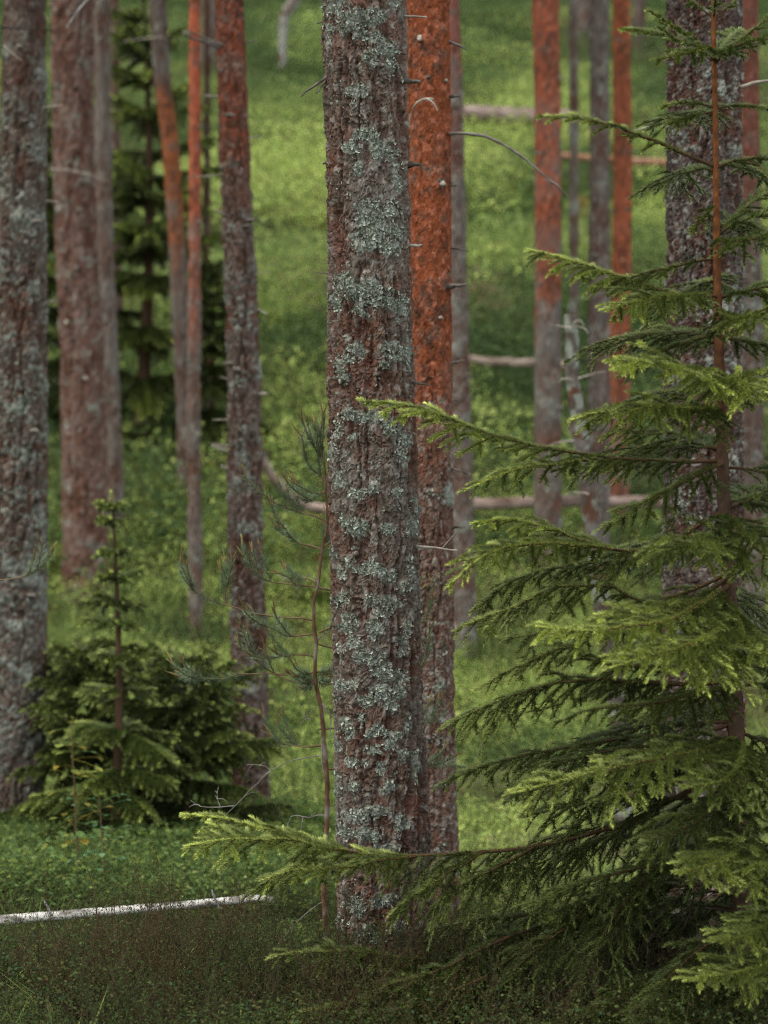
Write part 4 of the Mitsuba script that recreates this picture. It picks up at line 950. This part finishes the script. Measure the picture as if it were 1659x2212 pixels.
# ------------------------------------------------------------------ undergrowth
def leaf_clump(r, h, n, size, cols, seed, stems=0, stemcol=(.10, .05, .03), upright=.35, bias=.6):
    rs = np.random.default_rng(seed)
    rad = r * np.sqrt(rs.uniform(0, 1, n)); a = rs.uniform(0, 2 * np.pi, n)
    z = h * rs.uniform(0, 1, n) ** bias * (1 - .35 * (rad / r) ** 2)
    p = np.stack([rad * np.cos(a), rad * np.sin(a), z], 1)
    d = norm(np.stack([rs.normal(0, 1, n), rs.normal(0, 1, n), rs.normal(upright * .5, .4, n)], 1))
    nn = norm(np.cross(d, rs.normal(0, .55, (n, 3)) + [0, 0, 1.0]))
    s = size * rs.uniform(.6, 1.3, n)[:, None]
    up = np.cross(nn, d)
    v = np.stack([p, p + d * s * .5 + nn * s * .32 + up * s * .08, p + d * s, p + d * s * .5 - nn * s * .32 + up * s * .08], 1).reshape(-1, 3)
    b = np.arange(n)[:, None] * 4
    f = np.vstack([b + [0, 1, 2], b + [0, 2, 3]])
    cols = np.asarray(cols)
    c = cols[rs.integers(0, len(cols), n)] * rs.uniform(.7, 1.3, n)[:, None]
    ms = [(v, f, np.repeat(c, 4, 0))]
    for k in range(stems):
        rad, a = r * .9 * math.sqrt(rs.uniform()), rs.uniform(0, 6.28)
        o = np.array([rad * math.cos(a), rad * math.sin(a), -.03])
        P = bez(o, norm(np.array([rs.normal(0, .3), rs.normal(0, .3), 1])), h * rs.uniform(.6, 1.05), rs.uniform(0, .2), 4)
        ms.append((*tube(P, [.0022, .0018, .0014, .0008], 3), np.asarray(stemcol)))
    return join(ms)


def heather_clump(r, h, n, seed, leaf, stem):
    rs = np.random.default_rng(seed)
    ms, V, C = [], [], []
    for k in range(n):
        rad, a = r * math.sqrt(rs.uniform()), rs.uniform(0, 6.28)
        o = np.array([rad * math.cos(a), rad * math.sin(a), -.03])
        P = bez(o, norm(np.array([rs.normal(0, .35), rs.normal(0, .35), 1])), h * rs.uniform(.55, 1.1), rs.uniform(-.1, .25), 5)
        ms.append((*tube(P, [.0024, .002, .0016, .0012, .0006], 3), np.asarray(stem) * rs.uniform(.6, 1.3)))
        for q in range(7):
            t = rs.uniform(.35, 1)
            i = min(3, int(t * 4))
            p = P[i] + (P[i + 1] - P[i]) * (t * 4 - i)
            dr_ = norm(np.array([rs.normal(0, .5), rs.normal(0, .5), .9]))
            l = h * rs.uniform(.12, .3)
            m = 11
            tt = np.linspace(.1, 1, m)[:, None]
            pp = p + dr_ * l * tt
            dd = norm(rs.normal(0, 1, (m, 3)) + dr_ * .8)
            sd = norm(np.cross(dd, rs.normal(0, 1, (m, 3)))) * .0016
            V.append(np.stack([pp, pp + dd * .005 + sd, pp + dd * .010, pp + dd * .005 - sd], 1).reshape(-1, 3))
            C.append(np.repeat(np.asarray(leaf)[None] * rs.uniform(.5, 1.4, (m, 1)), 4, 0))
            ms.append((*tube(np.array([p, p + dr_ * l]), [.0009, .0005], 3), np.asarray(stem)))
    v = np.vstack(V)
    b = np.arange(len(v) // 4)[:, None] * 4
    ms.append((v, np.vstack([b + [0, 1, 2], b + [0, 2, 3]]), np.vstack(C)))
    return join(ms)


def grass_clump(r, h, n, seed, cols, bw=.0045):
    rs = np.random.default_rng(seed)
    rad = r * np.sqrt(rs.uniform(0, 1, n)); a = rs.uniform(0, 6.28, n)
    o = np.stack([rad * np.cos(a), rad * np.sin(a), 0 * a - .02], 1)
    d = norm(np.stack([rs.normal(0, .45, n), rs.normal(0, .45, n), np.ones(n)], 1))
    out = np.stack([np.cos(a), np.sin(a), 0 * a], 1)
    L = h * rs.uniform(.5, 1.15, n)[:, None]
    sd = norm(np.cross(d, rs.normal(0, 1, (n, 3)))) * bw
    m = o + d * L * .6; e = o + d * L * .9 + out * L * .35 + rs.normal(0, .03, (n, 3))
    v = np.stack([o - sd, o + sd, m + sd * .8, m - sd * .8, e], 1).reshape(-1, 3)
    b = np.arange(n)[:, None] * 5
    f = np.vstack([b + [0, 1, 2], b + [0, 2, 3], b + [3, 2, 4]])
    c = np.asarray(cols)[rs.integers(0, len(cols), n)] * rs.uniform(.7, 1.3, n)[:, None]
    return v, f, np.repeat(c, 5, 0)


def group(key, m, mat='leaf_mat'):
    scene[key] = {'type': 'shapegroup', 'mesh': mikit.ply((m[0], m[1]), mat, color=np.clip(m[2], .003, .9))}


_inst = {}


def put(stuff, grp, x, y, s, rot, dz=0.0, tilt=None):
    i = _inst.get(stuff, 0) + 1
    _inst[stuff] = i
    z = float(ground(x, y)) + dz
    M = T().translate([float(x), float(y), z])
    if tilt:
        M = M.rotate([1, 0, 0], tilt)
    scene[f'{stuff}__{i:03d}'] = {'type': 'instance', 'sg': {'type': 'ref', 'id': grp}, 'to_world': M.rotate([0, 0, 1], float(rot)).scale([float(s)] * 3)}


G_BRIGHT = [(0.368, 0.454, 0.128), (0.307, 0.408, 0.117), (0.458, 0.515, 0.166), (0.26, 0.341, 0.098)]
G_MID = [(0.19, 0.264, 0.08), (0.229, 0.306, 0.095), (0.138, 0.202, 0.064), (0.265, 0.295, 0.111)]
G_DARK = [(0.062, 0.094, 0.039), (0.083, 0.129, 0.051), (0.112, 0.167, 0.061)]
G_BROWN = [(0.172, 0.128, 0.077), (0.152, 0.16, 0.077), (0.202, 0.182, 0.098), (0.142, 0.193, 0.07)]
G_STEM = (.06, .05, .028)
NEARC = [(.040, .062, .022), (.06, .085, .028), (.09, .12, .038), (.05, .085, .042), (.085, .072, .036)]
G_BLUE = [(0.083, 0.128, 0.044), (0.11, 0.176, 0.063), (0.144, 0.213, 0.068), (0.066, 0.101, 0.037), (0.166, 0.213, 0.053)]
for nm, cols in (('bright', G_BRIGHT), ('mid', G_MID), ('dark', G_DARK), ('brown', G_BROWN)):
    group(f'far_{nm}', leaf_clump(1.0, .36, 950, .052, cols, len(nm) * 7))
    group(f'mid_{nm}', leaf_clump(.5, .22, 640, .027, cols, len(nm) * 7 + 3))
group('blue_0', leaf_clump(.32, .30, 520, .030, G_BLUE, 21, 16, G_STEM)); group('blue_1', leaf_clump(.32, .25, 520, .026, G_BLUE + G_MID, 22, 16, G_STEM))
group('near_0', leaf_clump(.28, .24, 1100, .0115, NEARC, 23, 26, G_STEM)); group('near_1', leaf_clump(.28, .30, 950, .0105, NEARC, 24, 40, (.062, .055, .033)))
group('heath_0', heather_clump(.22, .40, 42, 25, (.070, .100, .034), (.062, .058, .034))); group('heath_1', heather_clump(.22, .34, 42, 26, (.085, .10, .036), (.075, .058, .036)))
group('heath_2', heather_clump(.18, .42, 50, 27, (.085, .078, .034), (.09, .056, .038)))
group('far_grass_0', grass_clump(1.0, .42, 700, 38, G_BRIGHT + G_MID, .011)); group('far_grass_1', grass_clump(1.0, .40, 700, 39, G_MID + G_BROWN[:3], .011))
group('grass_0', grass_clump(.35, .30, 130, 28, G_BRIGHT + G_MID)); group('grass_1', grass_clump(.35, .26, 130, 29, G_MID + G_BROWN[:2]))


def undergrowth():
    rs = np.random.default_rng(77)
    nz = lambda x, y, f, s: float(meshkit.fbm(np.array([x * f, y * f * .8, s]), 3, s))
    # far hillside
    y = 22.0
    while y < 72:
        w = .185 * y + 1.2
        n = int(2 * w / .75)
        for x in np.linspace(-w, w, n):
            X, Y = x + rs.normal(0, .25), y + rs.normal(0, .25)
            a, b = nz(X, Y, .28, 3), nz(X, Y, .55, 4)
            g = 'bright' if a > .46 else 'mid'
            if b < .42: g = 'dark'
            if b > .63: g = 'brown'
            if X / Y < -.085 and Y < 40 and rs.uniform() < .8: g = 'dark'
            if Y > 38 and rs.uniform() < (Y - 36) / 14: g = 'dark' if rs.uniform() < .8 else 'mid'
            if b > .47 and Y < 44 and rs.uniform() < .5:
                put('hillside_grass', f'far_grass_{rs.integers(2)}', X, Y, rs.uniform(.8, 1.2), rs.uniform(0, 360), -.03, 18)
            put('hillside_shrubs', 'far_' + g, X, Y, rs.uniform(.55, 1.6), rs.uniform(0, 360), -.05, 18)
        y += .72 + (y - 22) * .008
    # the foot of the hill and the flat behind the trees
    y = 12.0
    while y < 24:
        w = .17 * y + .6
        for x in np.linspace(-w, w, int(2 * w / .36)):
            X, Y = x + rs.normal(0, .12), y + rs.normal(0, .12)
            a, b = nz(X, Y, .5, 6), nz(X, Y, 1.1, 7)
            g = 'bright' if a > .45 else 'mid'
            if b < .40: g = 'dark'
            if b > .64: g = 'brown'
            put('blueberry_shrubs', 'mid_' + g, X, Y, rs.uniform(.6, 1.4), rs.uniform(0, 360), -.04)
            if rs.uniform() < .5:
                put('grass_tufts', f'grass_{rs.integers(2)}', X, Y, rs.uniform(.8, 1.3), rs.uniform(0, 360))
        y += .36
    # bluish bilberry at the left, behind the birch trunk
    for k in range(190):
        Y = rs.uniform(11.15, 14.6)
        X = rs.uniform(-.185 * Y, -.03 * Y)
        put('bilberry_shrubs', f'blue_{rs.integers(2)}', X, Y, rs.uniform(.8, 1.25), rs.uniform(0, 360))
    # heather and bilberry in front
    for k in range(330):
        Y = rs.uniform(7.4, 11.6)
        X = rs.uniform(-.18 * Y, .18 * Y)
        if X < .3 and rs.uniform() < .10:
            put('grass_tufts', f'grass_{rs.integers(2)}', X, Y, rs.uniform(.7, 1.1), rs.uniform(0, 360))
        if X > .35 and rs.uniform() < .6:
            continue
        put('near_shrubs', f'near_{rs.integers(2)}', X, Y, rs.uniform(.7, 1.5) * np.interp(Y, [9.6, 10.0, 10.3, 10.6], [1, .6, .5, .9]), rs.uniform(0, 360), -.02)
    for k in range(115):
        Y = rs.uniform(7.6, 10.7)
        X = rs.uniform(-.18 * Y, .18 * Y)
        put('heather', f'heath_{rs.integers(3)}', X, Y, rs.uniform(.6, 1.35) * np.interp(Y, [8.2, 9.4, 10.1, 10.7], [1.05, .8, .42, .4]), rs.uniform(0, 360))
    for k in range(30):
        Y = rs.uniform(9.9, 10.25)
        X = rs.uniform(-.17 * Y, -.02 * Y)
        put('near_shrubs', f'near_{rs.integers(2)}', X, Y, rs.uniform(.4, .85), rs.uniform(0, 360), -.02)
    for k in range(34):                                       # plants grown close round the trunk feet
        X0, Y0, r_ = ((-.0, 8.8, .30), (.21, 10.6, .24), (-.83, 15, .3), (-2.2, 14.5, .36))[k % 4]
        a = rs.uniform(0, 6.28)
        put('near_shrubs', f'near_{rs.integers(2)}', X0 + r_ * math.cos(a), Y0 + r_ * math.sin(a), rs.uniform(.5, .9), rs.uniform(0, 360))
    for k in range(16):
        p = px(rs.uniform(505, 680), 0, 10.05)
        put('bilberry_shrubs', f'blue_{rs.integers(2)}', p[0], 10.05 + rs.uniform(-.15, .12), rs.uniform(.45, .75), rs.uniform(0, 360))
    lab('hillside_shrubs', 'bright green blueberry cover on the far hillside', kind='stuff')
    lab('hillside_grass', 'soft grass growing between the shrubs of the far hillside', kind='stuff')
    lab('blueberry_shrubs', 'yellow green low shrubs on the ground between the pines', kind='stuff')
    lab('grass_tufts', 'thin grass blades among the low shrubs', kind='stuff')
    lab('bilberry_shrubs', 'bluish green bilberry leaves behind the white birch trunk', kind='stuff')
    lab('near_shrubs', 'small dark leaves of the undergrowth at the bottom', kind='stuff')
    lab('heather', 'brown stemmed heather at the bottom of the picture', kind='stuff')


undergrowth()


# ------------------------------------------------------------------ small plants
def sapling(key, X, Ytop, d, n, size, cols, label, cat, seed):
    rs = np.random.default_rng(seed)
    x = px(X, 0, d)[0]; zt = px(X, Ytop, d)[2]; zb = float(ground(x, d)) - .03
    Q = resample(np.array([[x + .05, d, zb], [x + .02, d, (zb + zt) / 2], [x, d, zt]]), .03, .01, seed)
    v, f = tube(Q, np.linspace(.007, .002, len(Q)), 6)
    add(part(key, 'trunk'), v, f, (.13, .08, .05))
    for k in range(n):
        i = rs.integers(len(Q) // 5, len(Q))
        a = rs.uniform(0, 6.28)
        dr_ = norm(np.array([math.cos(a), math.sin(a), rs.uniform(-.3, .5)]))
        p = Q[i]; e = p + dr_ * rs.uniform(.03, .16)
        s = size * rs.uniform(.7, 1.2)
        l = norm(dr_ + [0, 0, -.4]); sd = norm(np.cross(l, [0, 0, 1.0])) * s * .42
        nn = np.cross(sd, l); nn = norm(nn) * s * .1
        pts = np.array([e, e + l * s * .3 + sd * .8 + nn, e + l * s * .6 + sd + nn, e + l * s, e + l * s * .6 - sd + nn, e + l * s * .3 - sd * .8 + nn])
        st_v, st_f = tube(np.array([p, (p + e) / 2 + [0, 0, .005], e]), .0012, 3)
        fl = np.array([[0, 1, 2], [0, 2, 3], [0, 3, 4], [0, 4, 5]])
        c = np.asarray(cols[rs.integers(len(cols))]) * rs.uniform(.8, 1.2)
        m = join([(st_v, st_f, c * .7), (pts, fl, c)])
        add(part(key, 'leaf'), *m, mat='leaf_mat', smooth=False)
    lab(key, label, cat)


sapling('birch_sapling', 155, 1560, 11.9, 60, .05, [(.28, .27, .06), (.20, .24, .06), (.14, .22, .07), (.32, .24, .05)], 'young sapling with yellowish round leaves right of the left edge trunk', 'sapling', 5)
sapling('birch_sapling_001', 215, 1720, 11.6, 40, .045, [(.12, .24, .12), (.16, .28, .13), (.10, .20, .09)], 'low bluish green leafy seedling beside the yellowish sapling', 'sapling', 6)

def dry(key, X, Y, d, h, w, n, seed, label, col, curl=False):
    rs = np.random.default_rng(seed)
    ms = []
    x = px(X, 0, d)[0]; zt = px(X, Y, d)[2]; zb = float(ground(x, d)) - .03
    for k in range(n):
        o = np.array([x + rs.normal(0, w * .25), d + rs.normal(0, w * .25), zb])
        t = np.array([x + rs.normal(0, w * .5), d + rs.normal(0, w * .5), zb + (zt - zb) * rs.uniform(.6, 1.05)])
        P = np.array([o, (o + t) / 2 + rs.normal(0, .02, 3), t])
        if curl:
            a = np.linspace(.5, 5, 9); r_ = np.linspace(.05, .012, 9)
            P = np.vstack([P, t + np.stack([r_ * np.sin(a) , 0 * a, r_ * np.cos(a) - .05], 1)])
        Q = resample(P, .02, .01, seed + k)
        ms.append((*tube(Q, np.linspace(.004, .0012, len(Q)), 4), np.asarray(col) * rs.uniform(.7, 1.3)))
        for q in range(14):
            i = rs.integers(len(Q) // 3, len(Q)); dd = norm(rs.normal(0, 1, 3) + [0, 0, .4]); l = rs.uniform(.02, .07) * (h / .3)
            ms.append((*tube(np.array([Q[i], Q[i] + dd * l]), [.0016, .0006], 3), np.asarray(col) * rs.uniform(.6, 1.4)))
    v, f, c = join(ms)
    add(part(key, 'stems'), v, f, c)
    lab(key, label, 'dry plant')


dry('dry_plant', 495, 1950, 9.9, .3, .05, 5, 3, 'curled dark brown withered fern right of the birch trunk end', (.085, .045, .032), True)
dry('dry_plant_001', 135, 2020, 9.9, .35, .14, 26, 4, 'dense dark brown withered bush below the birch trunk at left', (.07, .038, .026))
dry('dry_plant_002', 690, 1195, 21.6, .3, .08, 8, 5, 'small rusty orange dead sprig beside the young pine stem', (.40, .12, .05))
dry('dry_plant_003', 600, 1330, 20.4, .3, .07, 8, 6, 'small rusty orange dead sprig right of the red brown trunk', (.40, .12, .05))
dry('dry_plant_004', 1210, 1360, 20.1, .3, .12, 10, 7, 'small rusty orange dead sprig on the open green ground left of the spruce', (.36, .12, .06))
dry('dry_plant_005', 1262, 420, 34, .6, .16, 16, 8, 'rusty orange dead clump on the hillside behind the thin grey stem', (.40, .13, .05))
for k, (key, pts, label) in enumerate([('dead_twig', [(-8, 2180), (12, 2120), (25, 2089), (45, 2050), (72, 2012)], 'thin bent brown twig at the lower left corner'),
                                       ('dead_twig_001', [(15, 2128), (50, 2132), (80, 2136), (95, 2118), (82, 2104), (70, 2112)], 'dark curled twig with a hooked end at the lower left corner'),
                                       ('dead_twig_002', [(672, 2079), (645, 2100), (620, 2119), (602, 2145), (592, 2169), (596, 2215)], 'pale curving bare twig at the bottom left of the thick trunk')]):
    d = 8.9
    Q = resample(poly(pts, d), .012, .008, k + 3)
    v, f = tube(Q, np.linspace(.0034, .0016, len(Q)), 6, .08, k)
    add(key, v, f, wood_color(v, *(((.05, .035, .03), (.14, .10, .08)) if k < 2 else ((.22, .2, .17), (.4, .37, .33))), 60, k))
    lab(key, label, 'twig')
